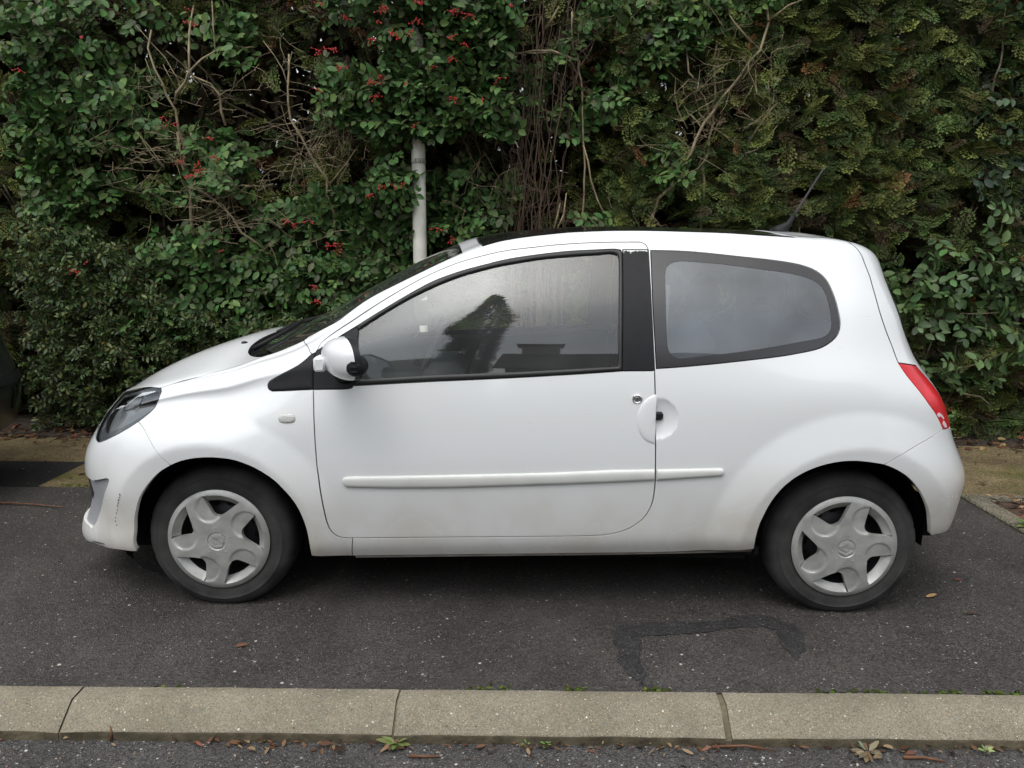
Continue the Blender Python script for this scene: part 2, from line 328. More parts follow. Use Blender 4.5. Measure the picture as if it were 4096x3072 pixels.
def sample_region(poly,n,dens):
    """points in a polygon on the hedge face, thinned by dens(x,z)"""
    poly=np.array(poly);lo=poly.min(0);hi=poly.max(0);out=[];tries=0
    while sum(map(len,out))<n and tries<60:
        p=rng.uniform(lo,hi,(n*2,2));x,z=p.T
        ins=np.zeros(len(p),bool)
        for i in range(len(poly)):
            x1,y1=poly[i];x2,y2=poly[(i+1)%len(poly)]
            if y1!=y2: c=(y1>z)!=(y2>z);ins^=c&(x<(x2-x1)*(z-y1)/(y2-y1)+x1)
        ok=ins&(rng.random(len(p))<dens(x,z));out.append(p[ok]);tries+=1
    return np.concatenate(out)[:n]
def shoots(P2,yf,L=(.14,.32),step=.021,ll=(.048,.068),lw=.60,spread=1.,up_=.30,face=.85,out_=.9,tone=None,droop=.5,opp=False,rosette=False):
    """leafy shoots growing out of the hedge face; returns leaf arrays and the twig paths"""
    pos=[];ax=[];nr=[];ln=[];paths=[]
    for x,z in P2:
        y=yf(x,z)+rng.uniform(-.05,.13);l=rng.uniform(*L)
        d=np.array([rng.normal(0,.65)*spread,-out_*rng.uniform(.3,1.1),rng.normal(up_,.45)]);d/=np.linalg.norm(d)
        p=np.array([x,y,z])-d*l*.7;n=max(4,int(l/step));path=[p.copy()]
        nrm=np.array([rng.normal(0,.35),-face+rng.normal(0,.25),.55+rng.normal(0,.25)])
        for i in range(n):
            f=i/n;d=d+np.array([rng.normal(0,.05),rng.normal(0,.04),-droop*step*1.6+rng.normal(0,.05)]);d/=np.linalg.norm(d);p=p+d*step;path.append(p.copy())
            if f<.12: continue
            nn=nrm-d*(nrm@d);nn/=np.linalg.norm(nn)+1e-9;sd=np.cross(nn,d)
            for sg in ((1,-1) if opp else ((1,) if i%2 else (-1,))):
                a=math.radians(rng.uniform(38,75))
                axv=d*math.cos(a)+sd*sg*math.sin(a)+np.array([0,0,-.12]);pos.append(p+axv*.004);ax.append(axv);nr.append(nn+rng.normal(0,.30,3));ln.append(rng.uniform(*ll)*(1-.35*max(0,f-.7)/.3))
        pos.append(p.copy());ax.append(d+rng.normal(0,.2,3));nr.append(nrm+rng.normal(0,.25,3));ln.append(ll[0]*rng.uniform(.6,1))
        if rosette:
            for k in range(5):
                a=k*1.26+rng.uniform(0,1);nn=nrm-d*(nrm@d);nn/=np.linalg.norm(nn)+1e-9;sd=np.cross(nn,d)
                pos.append(p.copy());ax.append(d*.6+nn*math.sin(a)*.8+sd*math.cos(a)*.8);nr.append(d+rng.normal(0,.2,3));ln.append(rng.uniform(*ll)*.85)
        paths.append(np.array(path))
    pos=np.array(pos);ax=np.array(ax);nr=np.array(nr);ln=np.array(ln);n=len(pos)
    return leaf_arrays(pos,ax,nr,ln,ln*lw*rng.uniform(.85,1.15,n),tone(n)),paths
def twigs(mb,paths,r0=.0026,r1=.0012,n=3):
    for p in paths: mb.tube(p[::2] if len(p)>4 else p,np.linspace(r0,r1,len(p[::2] if len(p)>4 else p)),n,cap=False)
def limb(mb,pts,r0,r1,n=7,wob=.006,seg=.09):
    """a bent woody stem through the given points"""
    pts=np.array(pts,float);q=[]
    for a,b in zip(pts[:-1],pts[1:]):
        k=max(1,int(np.linalg.norm(b-a)/seg));q+=[a+(b-a)*i/k for i in range(k)]
    q=np.array(q+[pts[-1]]);q[1:-1]+=rng.normal(0,wob,(len(q)-2,3))*np.array([1,.6,.6]);mb.tube(q,np.linspace(r0,r1,len(q)),n);return q
def brush(mb,c,n,L,r=.0018,dirs=(1,.5,.6),down=0.,kink=.32):
    """a tangle of bare dead twigs round a point"""
    for _ in range(n):
        p=np.array(c)+rng.normal(0,1,3)*np.array([.15,.06,.09]);d=unit(rng.normal(0,1,3)*np.array(dirs)+np.array([0,-.25,-down]));l=rng.uniform(.4,1)*L;path=[p.copy()];m=rng.integers(4,8)
        for i in range(m):
            d=unit(d+rng.normal(0,kink*.5,3));p=p+d*l/m;path.append(p.copy())
            if rng.random()<.5:
                d2=unit(d+rng.normal(0,.8,3));e=p+d2*l*rng.uniform(.15,.35);mb.tube([p,(p+e)/2+rng.normal(0,.006,3),e],[r*.7,r*.6,r*.3],3,cap=False)
        mb.tube(path,np.linspace(r*1.2,r*.4,len(path)),4,cap=False)
# --- thuja sprays: flat, feathery, drooping
def spray_template(seed):
    r=np.random.default_rng(seed);V=[];F=[]
    def rhomb(p,d,s,w,l,h):
        k=len(V);q=[p,p+d*l*.45+s*w,p+d*l,p+d*l*.45-s*w]
        for a in q: V.append((a[0],a[1],h+r.normal(0,.006)))
        F.append((k,k+1,k+2));F.append((k,k+2,k+3))
    n=8
    for i in range(n):
        f=(i+.6)/n;p=np.array([f,0.]);
        for sg in(1,-1):
            a=math.radians(r.uniform(38,52));d=np.array([math.cos(a),sg*math.sin(a)]);l=.42*math.sin(math.pi*min(1,f*.78+.18))**.9*(1-f*.25)*r.uniform(.75,1.15)
            s=np.array([-d[1],d[0]]);m=max(2,int(l/.092))
            rhomb(p,d,s,.010,l,-.10*f)
            for j in range(m):
                g=(j+.7)/m;pp=p+d*l*g
                for s2 in(1,-1):
                    b=math.radians(38)*s2;e=np.array([d[0]*math.cos(b)-d[1]*math.sin(b),d[0]*math.sin(b)+d[1]*math.cos(b)]);rhomb(pp,e,np.array([-e[1],e[0]]),.0105,.115*(1.1-g*.5),-.10*f-.05*g)
            rhomb(p+d*l*.9,d,s,.018,.10,-.1*f-.05)
    rhomb(np.array([0.,0]),np.array([1.,0]),np.array([0,1.]),.010,1.05,0.);rhomb(np.array([.97,0]),np.array([1.,0]),np.array([0,1.]),.02,.12,-.1)
    return np.array(V),np.array(F)
SPRAYS=[spray_template(s) for s in range(5)]
def sprays(pos,axis,nrm,size,colr):
    axis=unit(axis);nrm=unit(nrm-axis*np.sum(nrm*axis,1)[:,None]);sd=np.cross(nrm,axis);out=[]
    which=rng.integers(0,len(SPRAYS),len(pos))
    for t,(TV_,TF) in enumerate(SPRAYS):
        i=np.where(which==t)[0]
        if not len(i): continue
        bend=rng.uniform(.05,.45,(len(i),1));u=TV_[None]
        h=u[...,2]-bend*u[...,0]**2
        V=pos[i][:,None]+(axis[i][:,None]*u[...,0:1]+sd[i][:,None]*u[...,1:2]+nrm[i][:,None]*h[...,None])*size[i][:,None,None]
        F=(TF[None]+(np.arange(len(i))*len(TV_))[:,None,None]).reshape(-1,3)
        tip=(.60+.65*np.clip(np.hypot(u[...,0],u[...,1]*1.5),0,1))[...,None]
        out.append((V.reshape(-1,3),F,(colr[i][:,None]*tip).reshape(-1,3)))
    return out
def thuja(x0,lab,nfront,ywall,dens,seed,yellow=.25,dead=.05):
    t=empty('thuja',(x0,2.75,0),lab,'thuja','thujas standing in a row as a hedge')
    off=np.array([x0,2.75,0.])
    mb=MB();limb(mb,[(0,0,0),(.03,0,1.2),(-.02,.02,2.4),(0,0,3.7)],.065,.02,9,.01,.2)
    for k in range(16):
        z=rng.uniform(.3,3.2);a=rng.uniform(-.9,.9);L=rng.uniform(.4,.75);limb(mb,[(0,0,z),(math.sin(a)*L*.6,-L*.5,z+.16),(math.sin(a)*L,-L*.95,z+.42)],.016,.004,5,.01,.1)
    mb.build('trunk',M_bark,t,smooth=True)
    # dark dead sprays inside
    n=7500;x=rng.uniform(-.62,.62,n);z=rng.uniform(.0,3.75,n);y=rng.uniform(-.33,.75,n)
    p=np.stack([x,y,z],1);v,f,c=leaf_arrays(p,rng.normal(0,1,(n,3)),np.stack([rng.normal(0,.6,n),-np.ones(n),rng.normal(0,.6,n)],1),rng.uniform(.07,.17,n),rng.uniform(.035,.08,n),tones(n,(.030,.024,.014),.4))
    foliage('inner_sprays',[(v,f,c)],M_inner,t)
    P=sample_region([(x0-.62,.02),(x0+.62,.02),(x0+.60,3.7),(x0-.60,3.7)],nfront,dens);x,z=P.T;n=len(x)
    dep=rng.uniform(0,1,n)**1.3*.55;y=np.array([ywall(a,b) for a,b in P])+dep
    pos=np.stack([x,y,z],1)-off
    ax=np.stack([rng.normal(0,.75,n),-rng.uniform(.25,1.,n),rng.normal(.15,.45,n)],1);nr=np.stack([rng.normal(0,.6,n),-.55+rng.normal(0,.4,n),.7+rng.normal(0,.3,n)],1)
    size=rng.uniform(.11,.23,n)
    yl=yellow*np.clip(.9+noise2(x,z,1.6,3),.2,1.6)
    col_=tones(n,(.056,.084,.022),.36,(.125,.142,.032),yellow,(.16,.07,.025),dead)
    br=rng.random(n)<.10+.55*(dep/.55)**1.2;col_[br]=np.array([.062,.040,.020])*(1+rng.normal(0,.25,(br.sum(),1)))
    foliage('foliage',sprays(pos-unit(ax)*size[:,None]*.5,ax,nr,size,col_),M_th,t)
    return t
def ywall(x,z): return 2.02+.13*float(noise2(np.array([x]),np.array([z]),2.2,1)[0])+.05*float(noise2(np.array([x]),np.array([z]),6.,2)[0])-.04*(z-1.5)
def dthuja(x,z):
    d=np.where(x>.55,1.,.42);d=d*np.clip(.62+.7*noise2(x,z,2.6,5),.08,1);return d*np.where(z<.5,.5,1)
TL=['thuja at the far left behind the black car','thuja behind the cotoneaster left of the bare branches','thuja mostly hidden behind the small-leaved shrub and bonnet','thuja behind the pole, glimpsed between cotoneaster leaves','thuja behind the bare brown stems above the sunroof','thuja with bare pale stems over the rear side window','green and yellowish thuja right behind the car aerial','brownish thuja behind the tailgate, right of the aerial','thuja at the right edge behind the large-leaved shrub']
for i,x0 in enumerate(np.linspace(-3.9,3.9,9)):
    thuja(x0,TL[i],int(2700 if x0>.5 else 1000),lambda x,z:ywall(x,z)+(0 if x>.6 else .16),dthuja,i,.30 if x0<2.5 else .2,.03 if x0>.5 else .03)
for x0,lb in ((-5.85,'thuja far beyond the left edge of the photo'),(-4.87,'thuja just beyond the left edge of the photo'),(4.87,'thuja just beyond the right edge of the photo'),(5.85,'thuja far beyond the right edge of the photo')):
    thuja(x0,lb,1300,ywall,lambda x,z:np.clip(.62+.7*noise2(x,z,2.6,5),.15,1),10,.28,.03)
# --- cotoneasters
def dens_gaps(gaps,scale=2.4,seed=0,lo=.0,gain=.9,base=.62):
    def f(x,z):
        d=np.clip(base+gain*noise2(x,z,scale,seed),lo,1)
        for gx,gz,rx,rz in gaps: d=d*np.clip((((x-hx(gx))/(rx*.001665))**2+((z-hz(gz))/(rz*.00165))**2-.55)*2.2,0,1)
        return d
    return f
tone_c=lambda n:tones(n,(.052,.108,.030),.28,(.098,.155,.043),.18,(.08,.095,.045),.10)
GAPS=[(760,300,230,230),(560,200,90,90),(1000,470,190,90),(1280,520,190,130),(800,850,230,110),(560,600,190,80),(1920,620,190,150),(2150,300,110,330),(240,240,60,70),(2300,150,140,110),(420,640,140,60),(1180,260,60,160),(1560,520,110,45)]
def berries(cl,parent,off):
    for sx,sy,k in cl:
        mb=MB()
        c=np.array([hx(sx)+rng.normal(0,.004),0,hz(sy)]);c[1]=ywall(c[0],c[2])-.20-(.16 if parent.location.x>-1.1 else 0)
        for _ in range(k):
            p=c+rng.normal(0,1,3)*np.array([.020,.012,.011])
            mb.ellipsoid(p-off,(.0052,.0052,.0050),6,4);ee=p-off;mb.tube([c-off+np.array([0,.01,.012]),ee],.0011,3,cap=False)
        mb.build('berry_cluster',M_berry,parent,smooth=True)
def shrub(name,lab,cat,x0,regions,gaps,m,tone,stems,brushes,bl=(),group=None,L=(.16,.36),ll=(.056,.084),lw=.60,step=.026,dy=0.,opp=False,base=.56,gain=1.0,scale=2.6,seed=0,twm=None,face=.85,rosette=False,droop=.5,up_=.3):
    off=np.array([x0,2.25,0.]);t=empty(name,tuple(off),lab,cat,group);arrs=[];paths=[]
    for poly,n in regions:
        P=sample_region([(hx(a),hz(b)) for a,b in poly],n,dens_gaps(gaps,scale,seed,base=base,gain=gain))
        (v,f,c),pa=shoots(P,lambda x,z:ywall(x,z)-.02+dy+rng.choice([0,.0,.12,.22]),L,step,ll,lw,tone=tone,opp=opp,face=face,rosette=rosette,droop=droop,up_=up_);arrs.append((v-off,f,c));paths+=[p-off for p in pa]
    foliage('foliage',arrs,m,t)
    mb=MB();twigs(mb,paths)
    tag(mb.build('twigs',M_twigd,t),kind='stuff')
    for pts,r0,r1 in stems:
        mb=MB();limb(mb,[np.array([hx(a),y,hz(b)])-off for a,b,y in pts],r0*.8,r1*.8,wob=.009);mb.build('branch',twm or M_twig,t,smooth=True)
    for (sx,sy,y),n,Lb,kw in brushes:
        mb=MB();brush(mb,np.array([hx(sx),y,hz(sy)])-off,int(n*.62),Lb,**kw);tag(mb.build('dead_twigs',twm or M_twig,t,smooth=True),kind='stuff')
    if bl: berries(bl,t,off)
    return t
CG='cotoneasters grown through the hedge'
B1=dict(dirs=(1.3,.4,.35));B2=dict(dirs=(1,.4,1.))
shrub('cotoneaster','cotoneaster with pale bare forked branches, above the small-leaved shrub at left','cotoneaster',hx(560),
 [([(0,0),(980,0),(960,420),(1000,930),(700,1080),(0,900)],520)],GAPS,M_lc,tone_c,
 [([(690,1000,2.15),(690,760,2.1),(700,560,2.05),(690,420,1.98),(665,370,1.95),(620,270,1.94),(600,190,1.96),(610,110,2.0)],.017,.007),
  ([(695,400,1.97),(715,360,1.93),(765,325,1.90),(775,290,1.89),(830,235,1.9),(885,203,1.92)],.016,.006),
  ([(780,290,1.9),(772,200,1.95),(760,120,2.0),(765,0,2.1)],.011,.007),
  ([(880,480,2.05),(868,370,2.),(845,325,1.96),(790,300,1.92)],.012,.007),([(870,370,2.),(920,355,1.93),(945,352,1.9)],.007,.003),
  ([(735,330,1.93),(690,230,1.9),(640,170,1.88),(590,115,1.86)],.0055,.002),([(680,360,1.95),(640,300,1.9),(610,235,1.88)],.0045,.002),([(715,350,1.94),(690,290,1.9),(675,255,1.9)],.005,.002),
  ([(885,205,1.92),(880,110,1.95),(865,0,2.)],.006,.005),([(690,760,2.1),(690,640,2.03),(688,510,2.0)],.012,.010),([(790,640,2.1),(760,560,2.05),(735,510,2.03)],.012,.010),
  ([(650,660,1.9),(600,580,1.88),(560,525,1.86)],.005,.003)],
 [((650,330,1.9),16,.20,B2),((720,330,1.9),14,.16,B2),((600,640,1.9),44,.30,B1),((560,560,1.92),22,.26,B1),((830,420,1.98),16,.26,B1),((870,830,1.9),46,.34,B1),((800,760,1.92),34,.34,B1),((940,860,1.93),24,.26,B2),((380,560,2.),12,.3,B2)],
 [(800,107,6),(828,116,7),(797,58,4),(388,170,6),(120,290,6),(860,552,9),(690,500,4),(757,647,7),(828,660,8),(822,682,9),(795,706,12),(275,1090,9),(330,1048,3),(677,470,4),(890,630,5),(720,495,5)],CG,seed=0)
shrub('cotoneaster','leafy cotoneaster with few berries behind the windscreen and bonnet','cotoneaster',hx(1150),
 [([(700,900),(1700,640),(1680,1050),(1300,1330),(1000,1420),(420,1330),(260,1080)],700)],[g for g in GAPS if g[1]>380],M_lc,tone_c,
 [([(1330,1100,2.2),(1320,900,2.1),(1300,700,2.02),(1235,600,2.0),(1180,460,1.97),(1160,330,1.96),(1168,205,2.0)],.013,.008),([(1320,720,2.0),(1400,640,1.92),(1450,575,1.9)],.008,.004),([(1165,330,1.96),(1120,210,1.95),(1075,160,1.95)],.006,.003),([(1010,1000,2.1),(930,920,2.),(860,800,1.97)],.012,.007)],
 [((1330,560,1.9),54,.34,B2),((1250,600,1.92),30,.32,B1),((1400,510,1.92),34,.30,B2),((1150,230,1.95),26,.26,B2),((1050,700,1.95),12,.3,B1),((1200,940,1.92),20,.26,B1),((1190,430,1.95),24,.30,B1)],
 [(1157,876,6),(1184,893,6),(1246,880,4),(1352,974,7),(1366,1000,4),(1275,1149,6),(1282,1208,9),(880,1000,3)],CG,seed=1)
shrub('cotoneaster','cotoneaster laden with red berries hanging over the top of the pole','cotoneaster',hx(1600),
 [([(1330,0),(2080,0),(2080,330),(2140,520),(1900,520),(1560,560),(1330,420)],640),([(1600,0),(1800,0),(1790,180),(1610,180)],45),([(1600,250),(1800,250),(1790,510),(1600,510)],60),([(1560,640),(1690,640),(1690,740),(1560,750)],16),([(1500,690),(1690,670),(1650,800),(1480,800)],26)],[g for g in GAPS if g[0]>1600]+[(1270,560,150,120)],M_lc,tone_c,
 [([(1780,330,1.95),(1770,240,1.9),(1775,160,1.92)],.005,.003),([(1750,235,1.9),(1790,222,1.88),(1735,245,1.86)],.004,.002)],
 [((1900,240,1.95),22,.26,B2),((1500,560,1.95),22,.28,B2)],
 [(1718,14,16),(1718,35,10),(1895,12,10),(1905,48,9),(1920,40,8),(1985,25,6),(2003,30,5),(1377,90,6),(1455,133,8),(1598,110,10),(1608,100,8),(1742,85,12),(1580,150,7),(1862,115,12),(1880,118,8),(1930,130,7),(1725,145,8),(1630,190,8),(1645,195,6),(1555,215,7),(1690,188,7),(1363,258,9),(1408,247,11),(1430,310,7),(1560,215,5),(1550,362,12),(1583,345,7),(1562,408,9),(1332,390,6),(1860,200,7),(1900,230,8),(1855,275,7),(1782,304,5),(2027,345,7),(1850,418,9),(1860,428,6),(1970,420,4),(1685,367,4),(1708,522,4),(1660,740,7),(1625,750,4),(1560,748,7),(1520,785,6),(1352,974,4)],CG,seed=2,dy=-.24)
shrub('cotoneaster','cotoneaster between the pole and the brown stems, above the windscreen top','cotoneaster',hx(1900),
 [([(1730,720),(2000,560),(2090,640),(2060,900),(1960,960),(1740,960)],130),([(1640,830),(1760,800),(1760,960),(1660,990)],26)],[(1990,640,90,80),(1900,560,120,60)],M_lc,tone_c,
 [([(1900,960,2.1),(1905,780,2.05),(1895,560,2.08)],.008,.006),([(1930,900,2.2),(1925,700,2.1),(1930,480,2.12)],.007,.005)],[((1960,680,1.97),24,.30,B2),((1900,900,2.0),14,.25,B2)],[(1840,955,7),(1778,912,7),(2080,100,3)],CG,seed=3,base=.8)
shrub('cotoneaster','cotoneaster without berries right of the brown stems, above the sunroof','cotoneaster',hx(2480),
 [([(2120,330),(2420,0),(3160,0),(2950,60),(2720,250),(2760,640),(2720,900),(2300,880),(2330,700),(2140,480)],440)],[(2480,170,90,80),(2650,420,90,150),(2260,780,120,140)],M_lc,lambda n:tones(n,(.055,.112,.031),.28,(.10,.16,.045),.22,(.08,.095,.045),.10),
 [([(2370,980,2.1),(2375,700,2.03),(2370,420,2.0),(2340,200,2.02)],.009,.007),([(2370,560,2.02),(2400,700,2.0),(2430,780,2.0),(2480,900,2.05)],.008,.006),([(2640,930,2.05),(2690,780,1.98),(2760,700,1.95),(2850,480,1.96),(2960,330,1.95),(3060,200,1.93),(3090,90,1.96),(3080,0,2.)],.014,.010),
  ([(3085,90,1.95),(3160,30,1.94),(3240,0,1.95)],.008,.005),([(3020,170,1.93),(2950,100,1.92),(2900,20,1.95)],.009,.006),([(2830,330,1.95),(2770,280,1.94),(2760,150,1.96)],.009,.006),([(3040,560,2.0),(3090,470,1.97),(3130,410,1.93)],.011,.008),([(2790,500,1.97),(2745,430,1.96),(2735,300,1.98)],.006,.004),([(2990,610,2.0),(3060,580,1.93),(3140,490,1.9)],.006,.003),([(2880,900,2.1),(2870,700,2.05),(2900,420,2.02),(2900,150,2.02)],.012,.009),([(2330,330,2.03),(2350,230,2.0),(2250,200,1.97),(2090,205,1.96)],.010,.006)],
 [((2880,400,1.93),44,.40,B2),((2960,230,1.93),36,.36,B2),((2830,560,1.94),30,.36,B2),((3050,380,1.93),20,.30,B2),((2420,60,1.96),26,.3,B2),((2780,90,1.95),26,.30,B2),((2600,880,1.97),26,.22,B2)],(),CG,seed=4)
# --- bare brown stems
t=empty('dead_shrub',(hx(2180),2.25,0),'leafless shrub of upright brown stems behind the front half of the sunroof','dead shrub');off=np.array([hx(2180),2.25,0.])
for k in range(24):
    mb=MB();x=rng.normal(2160,70);xt=x+rng.normal(30,90);y=rng.uniform(1.93,2.2);limb(mb,[np.array([hx(x),y,.0])-off,np.array([hx(x+rng.normal(0,25)),y,hz(900)])-off,np.array([hx((x+xt)/2),y-.05,hz(500)])-off,np.array([hx(xt),y-.08,hz(rng.uniform(-50,260))])-off],.0065,.0022,5,.006);mb.build('stem',M_twigd,t,smooth=True)
mb=MB()
for (a,b) in ((2150,150),(2200,260),(2180,60),(2230,380),(2130,420),(2190,640),(2150,800),(2080,560),(2120,760),(2230,830),(2100,300)): brush(mb,np.array([hx(a),1.95,hz(b)])-off,14,.32,.0019,(.7,.4,1.))
tag(mb.build('dead_twigs',M_twigd,t,smooth=True),kind='stuff')
mb=MB();limb(mb,[np.array(q)-off for q in ((hx(2330),2.0,hz(270)),(hx(2300),1.95,hz(225)),(hx(2240),1.93,hz(203)),(hx(2160),1.93,hz(205)),(hx(2090),1.95,hz(212)))],.009,.005);mb.build('pale_stem',M_twig,t,smooth=True)
for a,b,c_,d_ in ((2245,930,2275,800),(2255,930,2290,845),(2290,900,2300,760),(2320,200,2310,60),(2210,120,2260,40)):
    mb=MB();limb(mb,[np.array([hx(a),1.93,hz(b)])-off,np.array([hx(c_),1.9,hz(d_)])-off],.006,.004);mb.build('pale_stem',M_twig,t,smooth=True)
# --- small-leaved shrub low at the left
tone_p=lambda n:tones(n,(.050,.082,.027),.32,(.10,.135,.042),.25,(.16,.13,.03),.02)
for k,(lab,x0,reg,n) in enumerate((('dense dark small-leaved shrub low at the left, beside the black car',hx(250),[(0,860),(420,960),(560,1200),(560,1770),(-60,1790)],900),('dark small-leaved shrub behind the headlight and bonnet',hx(800),[(420,960),(640,1250),(1000,1290),(1250,1300),(1300,1780),(540,1770),(560,1200)],900))):
    shrub('privet',lab,'privet',x0,[(reg,n)],[],M_lp,tone_p,[([(x_,1780,2.3),(x_+30,1500,2.2),(x_-20,1200,2.15)],.012,.006) for x_ in (120+k*550,300+k*500,420+k*500)],[],(),'small-leaved shrubs at the foot of the hedge',L=(.09,.20),ll=(.034,.056),lw=.40,step=.016,dy=-.10,base=.85,gain=.5,scale=3.2,seed=5+k,twm=M_bark,rosette=True,droop=.2,up_=.4)
# --- large-leaved shrub at the right
tone_l=lambda n:tones(n,(.070,.125,.042),.24,(.105,.16,.065),.25,(.05,.085,.035),.2)
shrub('laurel','shrub with large oval leaves at the right, behind the tail lamp','laurel',hx(3880),
 [([(3480,950),(3700,1050),(4100,800),(4250,900),(4250,1620),(3900,1560),(3720,1480),(3560,1220)],165)],[(3900,1380,70,60),(3720,1000,60,80)],M_ll,tone_l,
 [([(3800,1760,2.3),(3850,1500,2.1),(3900,1300,2.02),(3960,1150,1.98)],.014,.006),([(3990,1760,2.3),(4000,1560,2.05),(3960,1400,2.0),(4000,1250,1.98)],.010,.004),([(3900,1310,2.),(3960,1250,1.94),(4096,1240,1.9)],.005,.003),([(3990,1590,1.95),(4060,1600,1.9),(4110,1640,1.9)],.009,.005),([(3960,1480,1.9),(4010,1455,1.86),(4050,1460,1.86)],.005,.003)],
 [((4000,1460,1.92),10,.2,B2)],(),None,L=(.18,.34),ll=(.068,.105),lw=.56,step=.034,base=.8,gain=.6,seed=8,twm=M_bark,dy=-.06)
shrub('laurel','shrub with oval leaves in the upper right corner, above the tail lamp','laurel',hx(4050),
 [([(3980,0),(4250,0),(4250,800),(4000,760),(3940,500),(4000,300)],90)],[(4000,230,70,70)],M_ll,lambda n:tones(n,(.048,.080,.042),.24),[([(4060,900,2.3),(4050,400,2.1),(4060,0,2.1)],.014,.006)],[],(),None,L=(.18,.34),ll=(.06,.09),lw=.55,step=.034,base=.8,seed=9,twm=M_bark,dy=0)
# --- pole
M_pole=mat('pole_paint',(.60,.585,.52),.6,spec=.35,var=.16,vscale=7)
pole=MB().lathe([(.0001,0),(.0475,0),(.0465,2.0),(.0455,3.2),(.044,4.6),(.0001,4.6)],24,'Z',(-.762,1.90,0)).build('pole',M_pole,smooth=False,sharp=.6)
tag(pole,'pale grey pole standing in the hedge behind the windscreen','pole')
zb=hz(636)+.005
MB().lathe([(.0482,zb-.014),(.0486,zb-.012),(.0486,zb+.013),(.0482,zb+.014)],24,'Z',(-.762,1.90,0)).build('label_band',mat('label_band',(.46,.45,.38),.5),pole,smooth=True)
MB().lathe([(.0484,zb-.0185),(.0492,zb-.017),(.0484,zb-.0145)],24,'Z',(-.762,1.90,0)).build('strap',mat('strap',(.05,.045,.035),.6),pole,smooth=True)
fc=bpy.data.curves.new('pole_marking','FONT');fc.body='EGU';fc.size=.034;fc.extrude=.0006;fc.align_x='CENTER';fc.space_character=1.15
fo_=bpy.data.objects.new('pole_marking',fc);col.objects.link(fo_);bpy.context.view_layer.update()
fm=bpy.data.meshes.new_from_object(fo_);bpy.data.objects.remove(fo_);cv=np.zeros(len(fm.vertices)*3);fm.vertices.foreach_get('co',cv);cv=cv.reshape(-1,3)
ang=cv[:,0]/.0488+.35;rr=.0488+cv[:,2];nv_=np.stack([-.762+rr*np.sin(ang),1.90-rr*np.cos(ang),zb-.011+cv[:,1]],1);fm.vertices.foreach_set('co',nv_.ravel());fm.update()
link('marking',fm,mat('marking_ink',(.05,.05,.05),.6),pole,False)

# ------------------------------------------------------------------ body surface of the white car
def ncs_basis(knots, q, mode='val'):
    """cardinal natural cubic spline basis: (len(q), len(knots))"""
    knots=np.asarray(knots,float);n=len(knots);h=np.diff(knots)
    A=np.zeros((n,n));B=np.zeros((n,n));A[0,0]=A[-1,-1]=1
    for i in range(1,n-1):
        A[i,i-1]=h[i-1];A[i,i]=2*(h[i-1]+h[i]);A[i,i+1]=h[i]
        B[i,i-1]=6/h[i-1];B[i,i]=-6/h[i-1]-6/h[i];B[i,i+1]=6/h[i]
    M=np.linalg.solve(A,B)          # second derivatives per unit value
    q=np.asarray(q,float);j=np.clip(np.searchsorted(knots,q)-1,0,n-2)
    hj=h[j];a=(knots[j+1]-q)/hj;b=(q-knots[j])/hj
    out=((a**3-a)*hj**2/6)[:,None]*M[j]+((b**3-b)*hj**2/6)[:,None]*M[j+1]
    r=np.arange(len(q));out[r,j]+=a;out[r,j+1]+=b
    return out
def tab(t,x):
    t=np.array(t,float);return ncs_basis(t[:,0],np.clip(x,t[0,0],t[-1,0]))@t[:,1]
def lin(t,x):
    t=np.array(t,float);return np.interp(x,t[:,0],t[:,1])
# longitudinal lines of the bodywork (x, value), metres
RY=[(-1.43,.60),(-1.26,.655),(-1.15,.675),(-1.0,.69),(-.84,.685),(-.73,.665),(-.61,.64),(-.48,.615),(-.36,.59),(-.26,.57),(-.13,.55),(.01,.54),(.28,.53),(.73,.53),(1.0,.53),(1.4,.50)]
RZ=[(-1.43,.834),(-1.26,.884),(-1.15,.916),(-1.0,.969),(-.84,1.031),(-.73,1.106),(-.61,1.181),(-.48,1.246),(-.36,1.302),(-.26,1.345),(-.13,1.393),(.01,1.416),(.28,1.436),(.73,1.43),(1.0,1.414),(1.4,1.36)]
CZ=[(-1.62,.8593),(-1.47,.9152),(-1.32,.9531),(-1.17,.9883),(-1.04,1.0244),(-.95,1.0632),(-.82,1.1345),(-.59,1.2598),(-.457,1.3314),(-.33,1.3867),(-.248,1.4141),(-.07,1.4445),(.09,1.4581),(.33,1.4663),(.72,1.4598),(1.03,1.4479),(1.26,1.4311)]
BZ=[(-1.5,.70),(-1.25,.77),(-1.1,.81),(-.95,.853),(-.64,.883),(-.044,.917),(.323,.943),(.758,.975),(1.083,1.0),(1.4,1.02)]
BY=[(-1.5,.732),(-1.25,.748),(-1.1,.758),(-.95,.768),(-.64,.785),(0,.79),(.76,.78),(1.08,.765),(1.4,.75)]
SZ=[(-1.6,.20),(-.83,.213),(-.3,.226),(.27,.24),(.85,.261),(1.5,.30)]
XAF,XAT=-1.10,1.05
NOSEZ=[.100,.165,.29,.43,.545,.62,.675,.71,.745,.77,.775,.785,.795]     # heights of the guide lines on the nose centre line
TAILZ=[.25,.31,.39,.50,.66,.80,.92,1.08,1.26,1.335,1.37,1.385,1.395]
NOSEXK=np.array([-1.8648,-1.9478,-1.9187,-1.8949,-1.8813,-1.833,-1.8026,-1.7764,-1.7487,-1.722,-1.714,-1.705,-1.635])
TAILXK=np.array([1.726,1.7544,1.7736,1.7827,1.7053,1.6441,1.5504,1.4821,1.4222,1.3989,1.3636,1.3313,1.2964])
EXPZ=np.array([2,2,2,2,2,1.8,1.39,1.2,1.11,1.14,1.28,1.72,1.81])
PN,PT=2.8,3.2
VK=np.array([0,.06,.14,.29,.45,.57,.68,.88,1.08,1.20,1.28,1.46,1.73])
